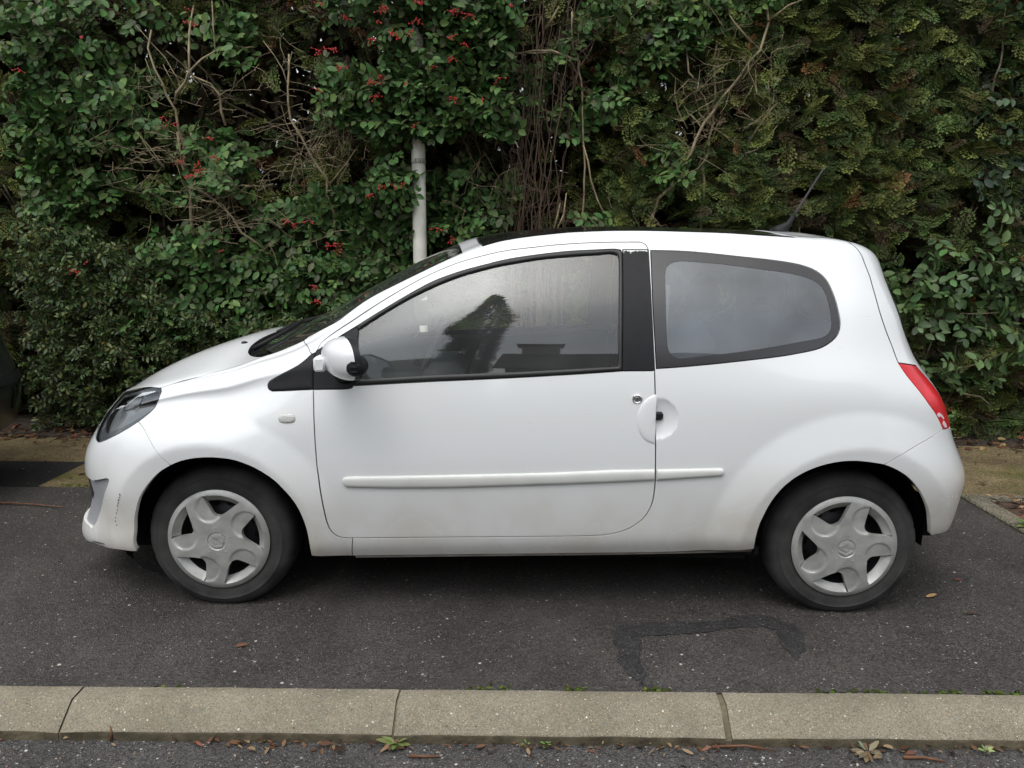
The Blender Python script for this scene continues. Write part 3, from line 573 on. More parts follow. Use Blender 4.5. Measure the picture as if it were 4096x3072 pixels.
K=13;LN=1.0;LT=.95
MX=np.array([-1.10,-1.0,-.9,-.8,-.7,-.6,-.48,-.36,-.26,-.13,0,.15,.3,.5,.73,.9,1.05])
def sm(a,b,x):
    x=np.clip((x-a)/(b-a),0,1);return x*x*(3-2*x)
def section(x):
    rz,ry,cz,bz,by,sz=[float(tab(t,np.array([x]))[0]) for t in (RZ,RY,CZ,BZ,BY,SZ)]
    g=np.zeros((K,2))
    g[0]=(.745,sz);g[1]=(.768,sz+.045);g[2]=(.783,sz+.11)
    g[3]=(.804,sz+.11+(bz-sz-.11)*.27);g[4]=(.812,sz+.11+(bz-sz-.11)*.55);g[5]=(.806,sz+.11+(bz-sz-.11)*.80)
    g[6]=(by,bz)
    d=np.array([ry-by,rz-bz]);L=np.linalg.norm(d);nrm=np.array([d[1],-d[0]])/L
    bul=min(.04,.075*L)+.011*float(sm(-.62,-1.12,np.array(x)))
    for k,f in ((7,.40),(8,.80)):
        g[k]=np.array([by,bz])+d*f+nrm*bul*4*f*(1-f)*(1.0 if k==7 else 1.15)
    g[9]=(ry,rz);g[10]=(ry*.86,cz-(cz-rz)*.74);g[11]=(ry*.5,cz-(cz-rz)*.25);g[12]=(0,cz)
    return g
def wrap(sec,xa,xe,ze,p,n,ex=None):
    """n angular stations from the section at xa round to the centre line"""
    out=[]
    for i in range(1,n+1):
        ph=math.pi/2*i/n;s,c=math.sin(ph),math.cos(ph)
        if i==n: c=0.
        row=np.zeros((K,3))
        for k in range(K):
            r=1.0
            rr=(abs(c)**p+abs(s)**p)**(-1/p)
            row[k]=(xa+(xe[k]-xa)*s*rr, sec[k,0]*c*rr, sec[k,1]+(ze[k]-sec[k,1])*(s*rr)**(2 if ex is None else ex[k]))
        out.append(row)
    return out
def build_grid():
    secs=[section(x) for x in MX]
    mid=[np.stack([np.full(K,x),s[:,0],s[:,1]],1) for x,s in zip(MX,secs)]
    n=8
    nx=NOSEXK;tx=TAILXK
    nose=wrap(secs[0],XAF,nx,NOSEZ,PN,n,EXPZ);tail=wrap(secs[-1],XAT,tx,TAILZ,PT,n)
    rows=nose[::-1]+mid+tail
    t=[XAF-LN*i/n for i in range(n,0,-1)]+list(MX)+[XAT+LT*i/n for i in range(1,n+1)]
    G=np.array(rows)                      # (T,K,3), y>=0
    m=np.array([1,-1,1.])
    g0=[G[2]*m,G[1]*m];g1=[G[-2]*m,G[-3]*m]   # ghosts past the centre plane
    G=np.concatenate([np.array(g0),G,np.array(g1)])
    t=[2*t[0]-t[2],2*t[0]-t[1]]+t+[2*t[-1]-t[-2],2*t[-1]-t[-3]]
    mir=G[:,K-2::-1]*m
    G=np.concatenate([G,mir],1)
    v=np.concatenate([VK,2*VK[-1]-VK[K-2::-1]])
    return np.array(t),v,G
GT,GV,GG=build_grid()
TMIN,TMAX=XAF-LN,XAT+LT
HUBF,HUBR=(-1.1835,.272),(1.1835,.272)
def flare(x,z):
    d=np.zeros_like(x)
    for (hx,hz),ro,rc in ((HUBF,.505,.395),(HUBR,.53,.405)):
        r=np.hypot(x-hx,z-hz)
        u=(ro-r)/(ro-rc);e=.12;a=np.where(u<-e,0,np.where(u<e,(u+e)**2/(4*e),u));b=1-a
        d-=.10*np.clip(rc-r,0,.09)
        d+=.028*np.where(u<.5,a,1-np.where(1-u<-e,0,np.where(1-u<e,(1-u+e)**2/(4*e),1-u)))
    return d
DISP=[]
def S0(t,v):
    t=np.asarray(t,float);v=np.asarray(v,float)
    return np.einsum('nt,nk,tkc->nc',ncs_basis(GT,t),ncs_basis(GV,v),GG)
def S(t,v):
    """near (left) half: v in 0..1.73; y is returned negative = near side"""
    P=S0(t,v);sg=np.sign(P[:,1])
    w=sm(.35,.6,np.abs(P[:,1]))*sm(1.25,.95,P[:,2])
    P[:,1]+=sg*w*flare(P[:,0],P[:,2])
    for f in DISP: P=f(P)
    P[:,1]*=-1
    return P
# outlines of the panels in coordinates of the body surface (along, up), metres
TV={
'arch_front':[(-1.3889,0.0536),(-1.3939,0.1223),(-1.3968,0.1903),(-1.3804,0.2626),(-1.3619,0.3134),(-1.3328,0.3715),(-1.2977,0.423),(-1.2633,0.4532)],
'arch_front2':[(-1.2633,0.4532),(-1.2331,0.4701),(-1.2021,0.4805),(-1.1713,0.4859),(-1.1393,0.487),(-1.106,0.4828),(-1.0704,0.4717),(-1.0374,0.4548),(-1.0008,0.4327),(-0.9608,0.402),(-0.9219,0.3652),(-0.8954,0.3299),(-0.8692,0.2924),(-0.8512,0.2601),(-0.8346,0.2157),(-0.8239,0.1699),(-0.8187,0.123),(-0.8175,0.072),(-0.8176,0.0211)],
'joint_front':[(-1.2633,0.4532),(-1.3035,0.5031),(-1.3559,0.5714),(-1.407,0.6297)],
'lamp_rear':[(-1.407,0.6297),(-1.3899,0.6518),(-1.3676,0.6929),(-1.3569,0.8355),(-1.3618,1.0058)],
'lamp_tip':[(-1.3618,1.0058),(-1.377,1.093)],
'lamp_top':[(-1.377,1.093),(-1.4359,1.1692),(-1.5092,1.1976),(-1.5843,1.196),(-1.69,1.165)],
'lamp_front':[(-1.69,1.165),(-1.73,1.05),(-1.745,0.9),(-1.735,0.74),(-1.682,0.63),(-1.6337,0.5677),(-1.6046,0.5437)],
'lamp_bottom':[(-1.6046,0.5437),(-1.5748,0.5315),(-1.5444,0.5405),(-1.4909,0.5677),(-1.4479,0.5953),(-1.407,0.6297)],
'bonnet_seam':[(-1.377,1.093),(-1.3167,1.1218),(-1.2401,1.1334),(-1.1463,1.1834),(-1.0815,1.1951),(-1.0378,1.1984),(-0.9963,1.1973)],
'cowl_edge':[(-0.9963,1.1973),(-1.0489,1.2511),(-1.0909,1.3012),(-1.1164,1.3424),(-1.1381,1.4105),(-1.1434,1.4821),(-1.1397,1.5758),(-1.1256,1.6806)],
'fender_glass':[(-0.9963,1.1973),(-0.9464,1.1968),(-0.8901,1.2043),(-0.8369,1.1936)],
'pillar_glass':[(-0.8369,1.1936),(-0.823,1.2095),(-0.7842,1.1897),(-0.7121,1.1462),(-0.6685,1.1622),(-0.6052,1.1921),(-0.4825,1.2031),(-0.3977,1.2082),(-0.3319,1.2156),(-0.2617,1.2226)],
'pillar_joint':[(-0.8369,1.1936),(-0.8045,0.9901),(-0.7979,0.9698)],
'tri_top':[(-0.7979,0.9698),(-0.8392,0.9106),(-0.8833,0.861),(-0.9297,0.7869),(-0.9507,0.7532),(-0.9565,0.7218),(-0.9508,0.692),(-0.9375,0.6792)],
'tri_bottom':[(-0.9375,0.6792),(-0.8808,0.6703),(-0.7839,0.6661)],
'tri_rear':[(-0.7839,0.6661),(-0.7856,0.7468),(-0.785,0.8487),(-0.7842,0.9711)],
'door_front':[(-0.7839,0.6661),(-0.7794,0.5708),(-0.7761,0.4682),(-0.7736,0.4045),(-0.7705,0.3749),(-0.7637,0.3053),(-0.7545,0.2347),(-0.746,0.1844),(-0.7343,0.1496),(-0.7136,0.1233),(-0.6922,0.1121),(-0.6602,0.1088)],
'door_bottom':[(-0.6602,0.1088),(-0.4818,0.1079),(-0.2947,0.1069),(-0.0149,0.1059),(0.2634,0.1078),(0.3071,0.1148),(0.3503,0.1295),(0.387,0.1516),(0.4177,0.1782),(0.4388,0.2089),(0.45,0.2397),(0.4545,0.2792),(0.4559,0.3198)],
'door_rear_low':[(0.4559,0.3198),(0.4505,0.4644),(0.4467,0.5409),(0.4419,0.674)],
'door_rear_up':[(0.4419,0.674),(0.4379,0.7611),(0.4343,0.8717),(0.4338,0.9922),(0.4341,1.0941)],
'door_corner':[(0.4341,1.0941),(0.4334,1.0972),(0.4252,1.1163),(0.4074,1.1276)],
'door_top':[(0.4074,1.1276),(0.3377,1.1288),(0.2122,1.1317),(0.0856,1.1326),(-0.0409,1.1311),(-0.1664,1.1371),(-0.2926,1.1548),(-0.4158,1.1495),(-0.538,1.1194),(-0.6602,1.0741),(-0.7332,1.0523),(-0.7635,1.033),(-0.7793,0.9831),(-0.7842,0.9711)],
'trim_upper':[(-0.7791,0.9786),(-0.7593,0.9849),(-0.7143,0.9993),(-0.638,1.0232)],
'seal_outer':[(-0.638,1.0232),(-0.5632,1.0511),(-0.4657,1.0828),(-0.3677,1.1041),(-0.2685,1.1029),(-0.1684,1.093),(-0.0682,1.0936),(0.0321,1.0975),(0.1326,1.1003),(0.2331,1.0993),(0.3122,1.0986),(0.3306,1.095),(0.3375,1.0827)],
'seal_rear':[(0.3375,1.0827),(0.3347,0.9861),(0.3294,0.8264),(0.3267,0.6801)],
'seal_bottom':[(0.3267,0.6801),(0.159,0.6793),(-0.0434,0.6803),(-0.4035,0.6835),(-0.6373,0.679)],
'trim_bottom':[(-0.6373,0.679),(-0.6418,0.6704),(-0.7839,0.6661)],
'trim_rear':[(-0.638,1.0232),(-0.6303,0.9979),(-0.6289,0.9406),(-0.6183,0.8092),(-0.6133,0.7251),(-0.6373,0.679)],
'glass_top':[(-0.6293,0.9972),(-0.562,1.0271),(-0.4647,1.0601),(-0.3666,1.0761),(-0.2677,1.0805),(-0.1679,1.0744),(-0.068,1.0744),(0.0322,1.0799),(0.1324,1.0814),(0.2326,1.0814),(0.3051,1.0818),(0.3196,1.0753),(0.3225,1.0556)],
'glass_rear':[(0.3225,1.0556),(0.3197,0.9864),(0.3142,0.8272),(0.3112,0.6958)],
'glass_bottom':[(0.3112,0.6958),(0.1589,0.6967),(-0.0433,0.6988),(-0.4037,0.7076),(-0.6003,0.7043),(-0.6103,0.7048)],
'glass_front':[(-0.6103,0.7048),(-0.6183,0.8092),(-0.6279,0.9401),(-0.6293,0.9972)],
'pil_top':[(0.338,1.0957),(0.4341,1.0941)],
'pil_bottom':[(0.4419,0.674),(0.3267,0.6801)],
'sill_front':[(-0.6602,0.1088),(-0.6716,0.)],
'sill_bottom_f':[(-0.8176,0.0211),(-0.6716,0.)],
'sill_bottom':[(-0.6716,0.),(-0.2989,0.),(0.2684,0.),(0.5649,0.0005),(0.8338,0.0208)],
'arch_rear':[(0.8338,0.0208),(0.8324,0.0959),(0.8395,0.1522),(0.8524,0.1911),(0.8681,0.2266),(0.8865,0.2547),(0.9159,0.2864),(0.9551,0.3153),(1.0061,0.3399),(1.0639,0.3587),(1.11,0.368),(1.1457,0.3702),(1.1902,0.3667),(1.2279,0.3612)],
'arch_rear2':[(1.2279,0.3612),(1.2643,0.343),(1.2998,0.3141),(1.3297,0.2742),(1.3573,0.2264),(1.3833,0.1733),(1.4035,0.1147),(1.4218,0.064)],
'joint_rear':[(1.2279,0.3612),(1.2793,0.3981),(1.3529,0.4359),(1.4765,0.4775)],
'tail_front':[(1.4765,0.4775),(1.4653,0.498),(1.4497,0.5225),(1.4245,0.55),(1.3961,0.5927),(1.3719,0.6363),(1.3614,0.6752)],
'hatch_line':[(1.3614,0.6752),(1.3619,0.7353),(1.3488,0.7945),(1.3346,0.8774),(1.3407,0.9763),(1.3479,1.0213),(1.3456,1.0744),(1.3384,1.1295),(1.3248,1.1658),(1.3079,1.1872)],
'qw_outer':[(0.4414,1.0925),(0.596,1.0872),(0.7834,1.0694),(0.9046,1.0573),(0.9859,1.0432),(1.0428,1.0188),(1.0847,0.9791),(1.1075,0.9218),(1.1213,0.8526),(1.1255,0.7981),(1.1141,0.765),(1.0825,0.7351),(1.0284,0.7084),(0.9369,0.6948),(0.7574,0.6859),(0.5761,0.6804),(0.4472,0.6795)],
'qw_front':[(0.4472,0.6795),(0.4432,0.7608),(0.4388,0.8715),(0.4414,1.0925)],
'qw_inner':[(0.491,0.9931),(0.5024,1.0291),(0.5311,1.0445),(0.6543,1.0404),(0.84,1.0182),(0.9566,1.0003),(1.0162,0.9804),(1.0541,0.9493),(1.0723,0.8925),(1.0801,0.8098),(1.0754,0.7764),(1.0504,0.754),(0.9381,0.7358),(0.7581,0.7196),(0.5763,0.7117),(0.5224,0.7117),(0.4958,0.7329),(0.4878,0.7991),(0.491,0.9931)],
'grille_side':[(-1.5749,0.3335),(-1.5267,0.3538),(-1.4799,0.3703),(-1.5178,0.2711),(-1.5565,0.1794),(-1.572,0.1296),(-1.5862,0.1125),(-1.607,0.1187)],
'strip_door':[(-0.6889,0.353),(-0.6829,0.3642),(-0.6392,0.3658),(-0.289,0.3626),(0.074,0.3598),(0.2994,0.3626),(0.4496,0.359),(0.4515,0.3185),(0.2559,0.3149),(-0.2898,0.3112),(-0.4674,0.3143),(-0.6412,0.3211),(-0.6688,0.3232),(-0.6815,0.3333)],
'strip_rear':[(0.4604,0.3586),(0.5692,0.3566),(0.6892,0.3538),(0.7004,0.3458),(0.6986,0.3329),(0.6858,0.3259),(0.4641,0.3182)],
'repeater':[(-0.9099,0.5776),(-0.9057,0.588),(-0.8957,0.59),(-0.8608,0.5867),(-0.8498,0.5827),(-0.8459,0.5716),(-0.8495,0.5618),(-0.8605,0.5588),(-0.8951,0.562),(-0.9051,0.567)],
'pts':[(0.4553,0.5221),(0.3809,0.584),(-0.8779,0.5742),(0.4497,0.5294)],
'header':[(-0.2617,1.2226),(-0.3169,1.6026)],
'sun_front':[(-0.1823,1.2025),(-0.2087,1.3673),(-0.2314,1.5263)],
'sun_rear':[(0.9924,1.2027),(0.9911,1.3116),(0.9701,1.3954)],
'scuff':[(-1.4306,0.3104),(-1.4344,0.2949),(-1.44,0.2815),(-1.4434,0.2658),(-1.4484,0.2525),(-1.4516,0.2299),(-1.4573,0.2144),(-1.4617,0.1925),(-1.4627,0.1767),(-1.456,0.1608)],
'lipscuff':[(-1.5792,0.0701),(-1.5541,0.0706),(-1.5324,0.0703),(-1.5028,0.0725)],
'scratch':[(-1.3897,0.4036),(-1.3587,0.3863),(-1.3286,0.3764)],
'bump_low':[(-1.3889,0.0536),(-1.403,0.0515),(-1.4423,0.0611),(-1.5169,0.0561),(-1.5727,0.0634)],
'rbump_low':[(1.4218,0.064),(1.4415,0.0633),(1.465,0.062)],
'washer':[(-1.1912,1.4575)],
'ditch_r':[(1.3079,1.1872),(1.1896,1.1794),(1.0771,1.197),(0.9924,1.2027)],
'ditch_m':[(0.9924,1.2027),(0.8647,1.1923),(0.7291,1.1997),(0.5409,1.196),(0.3497,1.1984),(0.2809,1.2004),(0.2131,1.202),(0.1453,1.2058),(0.0762,1.2021),(0.0083,1.1997),(-0.0595,1.1958),(-0.1282,1.1977),(-0.1823,1.2025)],
'ditch_f':[(-0.1823,1.2025),(-0.2218,1.2141),(-0.2617,1.2226)],
}

# ------------------------------------------------------------------ panels cut out of the body surface
def cr_chain(pts,step=.012):
    P=np.array(pts,float)
    if len(P)==2:
        n=max(1,int(np.linalg.norm(P[1]-P[0])/step));return [tuple(P[0]+(P[1]-P[0])*i/n) for i in range(n)]
    E=np.vstack([2*P[0]-P[1],P,2*P[-1]-P[-2]]);out=[]
    for i in range(1,len(E)-2):
        p0,p1,p2,p3=E[i-1:i+3];d=np.linalg.norm(p2-p1)
        if d<1e-6: continue
        n=max(1,int(d/step))
        t0=0;t1=t0+max(np.linalg.norm(p1-p0),1e-6)**.5;t2=t1+d**.5;t3=t2+max(np.linalg.norm(p3-p2),1e-6)**.5
        for k in range(n):
            t=t1+(t2-t1)*k/n
            A1=(t1-t)/(t1-t0)*p0+(t-t0)/(t1-t0)*p1;A2=(t2-t)/(t2-t1)*p1+(t-t1)/(t2-t1)*p2;A3=(t3-t)/(t3-t2)*p2+(t-t2)/(t3-t2)*p3
            B1=(t2-t)/(t2-t0)*A1+(t-t0)/(t2-t0)*A2;B2=(t3-t)/(t3-t1)*A2+(t-t1)/(t3-t1)*A3
            out.append(tuple((t2-t)/(t2-t1)*B1+(t-t1)/(t2-t1)*B2))
    return out
def loop(*items,step=.012):
    """items: chain names ('-name' = reversed), or lists of (t,v) points; closed"""
    out=[];chains=[]
    for it in items:
        if isinstance(it,str): c=list(TV[it[1:]])[::-1] if it[0]=='-' else list(TV[it])
        else: c=list(it)
        chains.append(c)
    for i,c in enumerate(chains):
        nxt=chains[(i+1)%len(chains)][0]
        out+=cr_chain(c,step) if len(c)>1 else []
        last=c[-1]
        if math.hypot(last[0]-nxt[0],last[1]-nxt[1])>1e-5: out+=cr_chain([last,nxt],step)
    q=[]
    for p in out:
        if not q or math.hypot(p[0]-q[-1][0],p[1]-q[-1][1])>.0025: q.append(p)
    if math.hypot(q[0][0]-q[-1][0],q[0][1]-q[-1][1])<.0025: q.pop()
    return np.array(q)
def inside(poly,P):
    x,y=P[:,0],P[:,1];r=np.zeros(len(P),bool);n=len(poly)
    for i in range(n):
        x1,y1=poly[i];x2,y2=poly[(i+1)%n]
        if y1==y2: continue
        c=(y1>y)!=(y2>y);r^=c&(x<(x2-x1)*(y-y1)/(y2-y1)+x1)
    return r
def dist_to(poly,P,cut=.03):
    d=np.full(len(P),9.)
    A=poly;B=np.roll(poly,-1,axis=0)
    for a,b in zip(A,B):
        m=(np.abs(P[:,0]-a[0])<cut+.02)&(np.abs(P[:,1]-a[1])<cut+.02)
        if not m.any(): continue
        e=b-a;t=np.clip(((P[m]-a)@e)/(e@e+1e-12),0,1);dd=np.linalg.norm(P[m]-a-t[:,None]*e,axis=1);d[m]=np.minimum(d[m],dd)
    return d
def area2(p): return np.sum(p[:,0]*np.roll(p[:,1],-1)-np.roll(p[:,0],-1)*p[:,1])
def SN(tv,e=.002):
    P=S(tv[:,0],tv[:,1]);a=S(tv[:,0]+e,tv[:,1])-S(tv[:,0]-e,tv[:,1]);b=S(tv[:,0],tv[:,1]+e)-S(tv[:,0],tv[:,1]-e)
    N=np.cross(a,b);N/=np.linalg.norm(N,axis=1)[:,None]+1e-12
    return P,N,a/(2*e),b/(2*e)
CTR=1e-4
def on_centre(p): return (np.abs(p[:,1]-VK[-1])<CTR)|(p[:,0]<TMIN+CTR)|(p[:,0]>TMAX-CTR)
def panel_data(outer,holes=(),grid=.016,inset=.0019,rim=.014,offset=0.,dome=0.,domew=.012,extra=None):
    loops=[outer if area2(outer)>0 else outer[::-1]]+[h if area2(h)<0 else h[::-1] for h in holes]
    lo=outer.min(0);hi=outer.max(0)
    g=np.stack(np.meshgrid(np.arange(lo[0],hi[0],grid),np.arange(lo[1],hi[1],grid),indexing='ij'),-1).reshape(-1,2)
    g+=((np.arange(len(g))%2)*.0007)[:,None]
    m=inside(loops[0],g)
    for h in loops[1:]: m&=~inside(h,g)
    g=g[m]
    if extra is not None:
        for e_ in extra: g=g[np.hypot(g[:,0]-e_[0],g[:,1]-e_[1])>grid*.35]
        ex=extra[inside(loops[0],extra)];g=np.concatenate([g,ex])
    for l in loops: g=g[dist_to(l,g)>grid*.4]
    if dome:                                     # an extra ring close to the edge
        pass
    B=np.concatenate(loops);nb=len(B);edges=[];k=0
    for l in loops: edges+=[(k+i,k+(i+1)%len(l)) for i in range(len(l))];k+=len(l)
    ring=[]
    if dome:
        for l in loops:
            T=np.roll(l,-1,0)-np.roll(l,1,0);T/=np.linalg.norm(T,axis=1)[:,None]+1e-12;n2=np.stack([-T[:,1],T[:,0]],1)
            for dd in (.12,.3,.55,.8): ring.append(l+n2*domew*dd)
        R=np.concatenate(ring);R=R[inside(loops[0],R)];dm=np.full(len(R),9.)
        for l in loops: dm=np.minimum(dm,dist_to(l,R))
        R=R[dm>domew*.08];keep=np.ones(len(g),bool)
        g=g[np.min([dist_to(l,g) for l in loops],axis=0)>domew*.9] if len(g) else g
        allp=np.concatenate([B,R,g])
    else: allp=np.concatenate([B,g])
    vv,ee,ff,ov,oe,of=delaunay_2d_cdt([Vector(p) for p in allp.tolist()],edges,[],0,1e-7)
    tv=np.array([v[:] for v in vv]);F=np.array([f for f in ff if len(f)==3])
    c=tv[F].mean(1);ok=inside(loops[0],c)
    for h in loops[1:]: ok&=~inside(h,c)
    F=F[ok]
    used=np.unique(F);rem=np.full(len(tv),-1);rem[used]=np.arange(len(used))
    isb=np.full(len(tv),-1)
    for i,o in enumerate(ov):
        s=[j for j in o if j<nb]
        if s: isb[i]=s[0]
    tv=tv[used];F=rem[F];isb=isb[used]
    a2=tv[F];ar=(a2[:,1,0]-a2[:,0,0])*(a2[:,2,1]-a2[:,0,1])-(a2[:,1,1]-a2[:,0,1])*(a2[:,2,0]-a2[:,0,0]);F[ar<0]=F[ar<0][:,::-1]
    P,N,dt,dv=SN(tv)
    if dome:
        d=np.full(len(tv),9.)
        for l in loops: d=np.minimum(d,dist_to(l,tv,.05))
        u=np.clip(d/domew,0,1);P=P+N*(offset+dome*np.sqrt(np.clip(1-(1-u)**2,0,1)))[:,None]
    elif offset: P=P+N*offset
    # boundary: inset and rim
    b2v={};
    for i,b in enumerate(isb):
        if b>=0: b2v[b]=i
    n2=np.zeros((nb,2));k=0
    for l in loops:
        T=np.roll(l,-1,0)-np.roll(l,1,0);T/=np.linalg.norm(T,axis=1)[:,None]+1e-12;n2[k:k+len(l)]=np.stack([-T[:,1],T[:,0]],1);k+=len(l)
    oc=on_centre(B);Vx=[];Nx=[];Fx=[];idx={}
    lat={}
    for b,i in b2v.items():
        d3=dt[i]*n2[b,0]+dv[i]*n2[b,1];d3/=np.linalg.norm(d3)+1e-12;lat[b]=d3
        if not oc[b]: P[i]=P[i]+d3*inset
        else: P[i,1]=0 if abs(P[i,1])<.01 else P[i,1]
    nv=len(P)
    if rim:
        for b,i in b2v.items():
            idx[b]=nv+len(Vx);Vx+=[P[i],P[i]-N[i]*rim];nn=-lat[b];Nx+=[nn*.9+N[i]*.45,nn]
        for a,b in edges:
            if a in idx and b in idx and not(oc[a] and oc[b]): Fx.append((idx[a],idx[a]+1,idx[b]+1,idx[b]))
        if Vx:
            P=np.concatenate([P,np.array(Vx)]);N=np.concatenate([N,np.array(Nx)])
    N=N/(np.linalg.norm(N,axis=1)[:,None]+1e-12)
    return P,N,F.tolist()+[f for f in Fx]
def panel(name,datas,m,parent,mirror=None,custom=True,rimm=None):
    """datas: list of panel_data results in ONE mesh. mirror: None, 'weld' (both halves in this mesh) or 'copy' (a second object)"""
    V=[];N=[];F=[];k=0
    for P,n,f in datas:
        V.append(P);N.append(n);F+=[tuple(i+k for i in q) for q in f];k+=len(P)
    V=np.concatenate(V);N=np.concatenate(N);mm=np.array([1,-1,1.])
    def mk(V,N,F):
        me=mesh_np(name,V,F);me.materials.append(m)
        if rimm is not None:
            me.materials.append(rimm);me.polygons.foreach_set('material_index',[1 if len(q)==4 else 0 for q in F])
        me.polygons.foreach_set('use_smooth',[True]*len(me.polygons))
        if custom: me.normals_split_custom_set_from_vertices(N.tolist())
        return link(name,me,None,parent,False)
    Fm=[tuple(i for i in q[::-1]) for q in F]
    if mirror=='weld':
        n=len(V);return mk(np.concatenate([V,V*mm]),np.concatenate([N,N*mm]),F+[tuple(i+n for i in q) for q in Fm])
    o=mk(V,N,F)
    if mirror=='copy':
        o2=mk(V*mm,N*mm,Fm);return o,o2
    return o
# ------------------------------------------------------------------ materials of the car
def dirt_fn(n,b,tc):
    l=n.links.new;P=tc.outputs['Object'];sep=n.nodes.new('ShaderNodeSeparateXYZ');l(P,sep.inputs[0])
    mr=n.nodes.new('ShaderNodeMapRange');mr.inputs[1].default_value=.20;mr.inputs[2].default_value=.62;mr.inputs[3].default_value=1;mr.inputs[4].default_value=0;l(sep.outputs[2],mr.inputs[0])
    nz=n.nodes.new('ShaderNodeTexNoise');nz.inputs['Scale'].default_value=7;nz.inputs['Detail'].default_value=8;l(P,nz.inputs['Vector'])
    m1=n.nodes.new('ShaderNodeMath');m1.operation='MULTIPLY';l(mr.outputs[0],m1.inputs[0]);l(nz.outputs[0],m1.inputs[1])
    for hx_,k0,k1,amt in ((1.1835,.60,.42,.9),(-1.1835,.56,.40,.5)):      # road spray thrown up round the wheel arches
        cx_=n.nodes.new('ShaderNodeVectorMath');cx_.operation='SUBTRACT';l(P,cx_.inputs[0]);cx_.inputs[1].default_value=(hx_,0,.272)
        mu_=n.nodes.new('ShaderNodeVectorMath');mu_.operation='MULTIPLY';mu_.inputs[1].default_value=(1,0,1);l(cx_.outputs[0],mu_.inputs[0])
        ln_=n.nodes.new('ShaderNodeVectorMath');ln_.operation='LENGTH';l(mu_.outputs[0],ln_.inputs[0])
        r_=n.nodes.new('ShaderNodeMapRange');r_.inputs[1].default_value=k0;r_.inputs[2].default_value=k1;r_.inputs[3].default_value=0;r_.inputs[4].default_value=amt;l(ln_.outputs['Value'],r_.inputs[0])
        a_=n.nodes.new('ShaderNodeMath');a_.operation='MULTIPLY';l(r_.outputs[0],a_.inputs[0]);l(m1.outputs[0],a_.inputs[1])
        b_=n.nodes.new('ShaderNodeMath');b_.operation='ADD';l(a_.outputs[0],b_.inputs[0]);l(m1.outputs[0],b_.inputs[1]);m1=b_
    # fine scratches and grime specks
    mp2=n.nodes.new('ShaderNodeMapping');mp2.inputs['Scale'].default_value=(3,1,26);mp2.inputs['Rotation'].default_value=(0,.12,0);l(P,mp2.inputs[0])
    m2=n.nodes.new('ShaderNodeMath');m2.operation='MULTIPLY';m2.inputs[1].default_value=.8;l(m1.outputs[0],m2.inputs[0])
    n2=n.nodes.new('ShaderNodeTexNoise');n2.inputs['Scale'].default_value=5;n2.inputs['Detail'].default_value=8;l(mp2.outputs[0],n2.inputs['Vector'])
    m4=n.nodes.new('ShaderNodeMapRange');m4.inputs[1].default_value=.66;m4.inputs[2].default_value=.74;m4.inputs[4].default_value=.16;l(n2.outputs[0],m4.inputs[0])
    ad=n.nodes.new('ShaderNodeMath');ad.operation='ADD';ad.use_clamp=True;l(m2.outputs[0],ad.inputs[0]);l(m4.outputs[0],ad.inputs[1])
    mx=n.nodes.new('ShaderNodeMixRGB');l(ad.outputs[0],mx.inputs[0]);mx.inputs[1].default_value=b.inputs['Base Color'].default_value;mx.inputs[2].default_value=(.37,.31,.21,1);l(mx.outputs[0],b.inputs['Base Color'])
    ro=n.nodes.new('ShaderNodeMapRange');ro.inputs[2].default_value=.4;ro.inputs[3].default_value=.06;ro.inputs[4].default_value=.35;l(ad.outputs[0],ro.inputs[0]);l(ro.outputs[0],b.inputs['Coat Roughness'])
M_paint=mat('white_paint',(.70,.71,.715),.45,coat=1.,spec=.4,fn=dirt_fn)
M_black=mat('black_trim',(.012,.012,.0135),.55,spec=.22,var=.15,vscale=30)
M_seal=mat('rubber_seal',(.014,.014,.014),.5)
M_gloss=mat('black_gloss',(.010,.010,.011),.12,spec=.5)
M_frit=mat('printed_glass',(.030,.029,.031),.25,spec=.45,var=.1)
M_glass=glass_mat('side_glass',(.93,.985,.955),.042,refl=1.3)
M_glassf=glass_mat('far_glass',(.95,.98,.96),.0,refl=1.5)
M_qglass=glass_mat('dusty_glass',(.58,.64,.66),.125,(.55,.61,.69),dscale=4,refl=1.6)
M_screen=glass_mat('windscreen_glass',(.30,.36,.33),.02,refl=1.6)
M_lens=glass_mat('lamp_lens',(.93,.95,.95),.0,refl=1.3)
M_chrome=mat('chrome',(.78,.79,.80),.12,1.)
M_red=mat('red_lens',(.60,.006,.014),.3,coat=.35,spec=.3,var=.25,vscale=9)
M_rubber=mat('tyre_rubber',(.042,.040,.039),.88,spec=.15,var=.4,vscale=9)
M_silver=mat('silver_plastic',(.37,.365,.35),.40,.35,spec=.4,var=.24,vscale=14)
M_steel=mat('black_steel',(.022,.022,.026),.5,spec=.4)
M_under=mat('underbody',(.012,.012,.012),.9,spec=.1)
M_grille=mat('grille_plastic',(.27,.275,.29),.45,spec=.4)
M_int=mat('interior_plastic',(.045,.046,.05),.7,spec=.3)
M_intl=mat('interior_light',(.30,.30,.29),.8)
M_fabric=mat('seat_fabric',(.05,.052,.06),.9,bump=.3,bscale=300)
M_sill=mat('sill_underside',(.16,.145,.125),.8,var=.3,vscale=12)

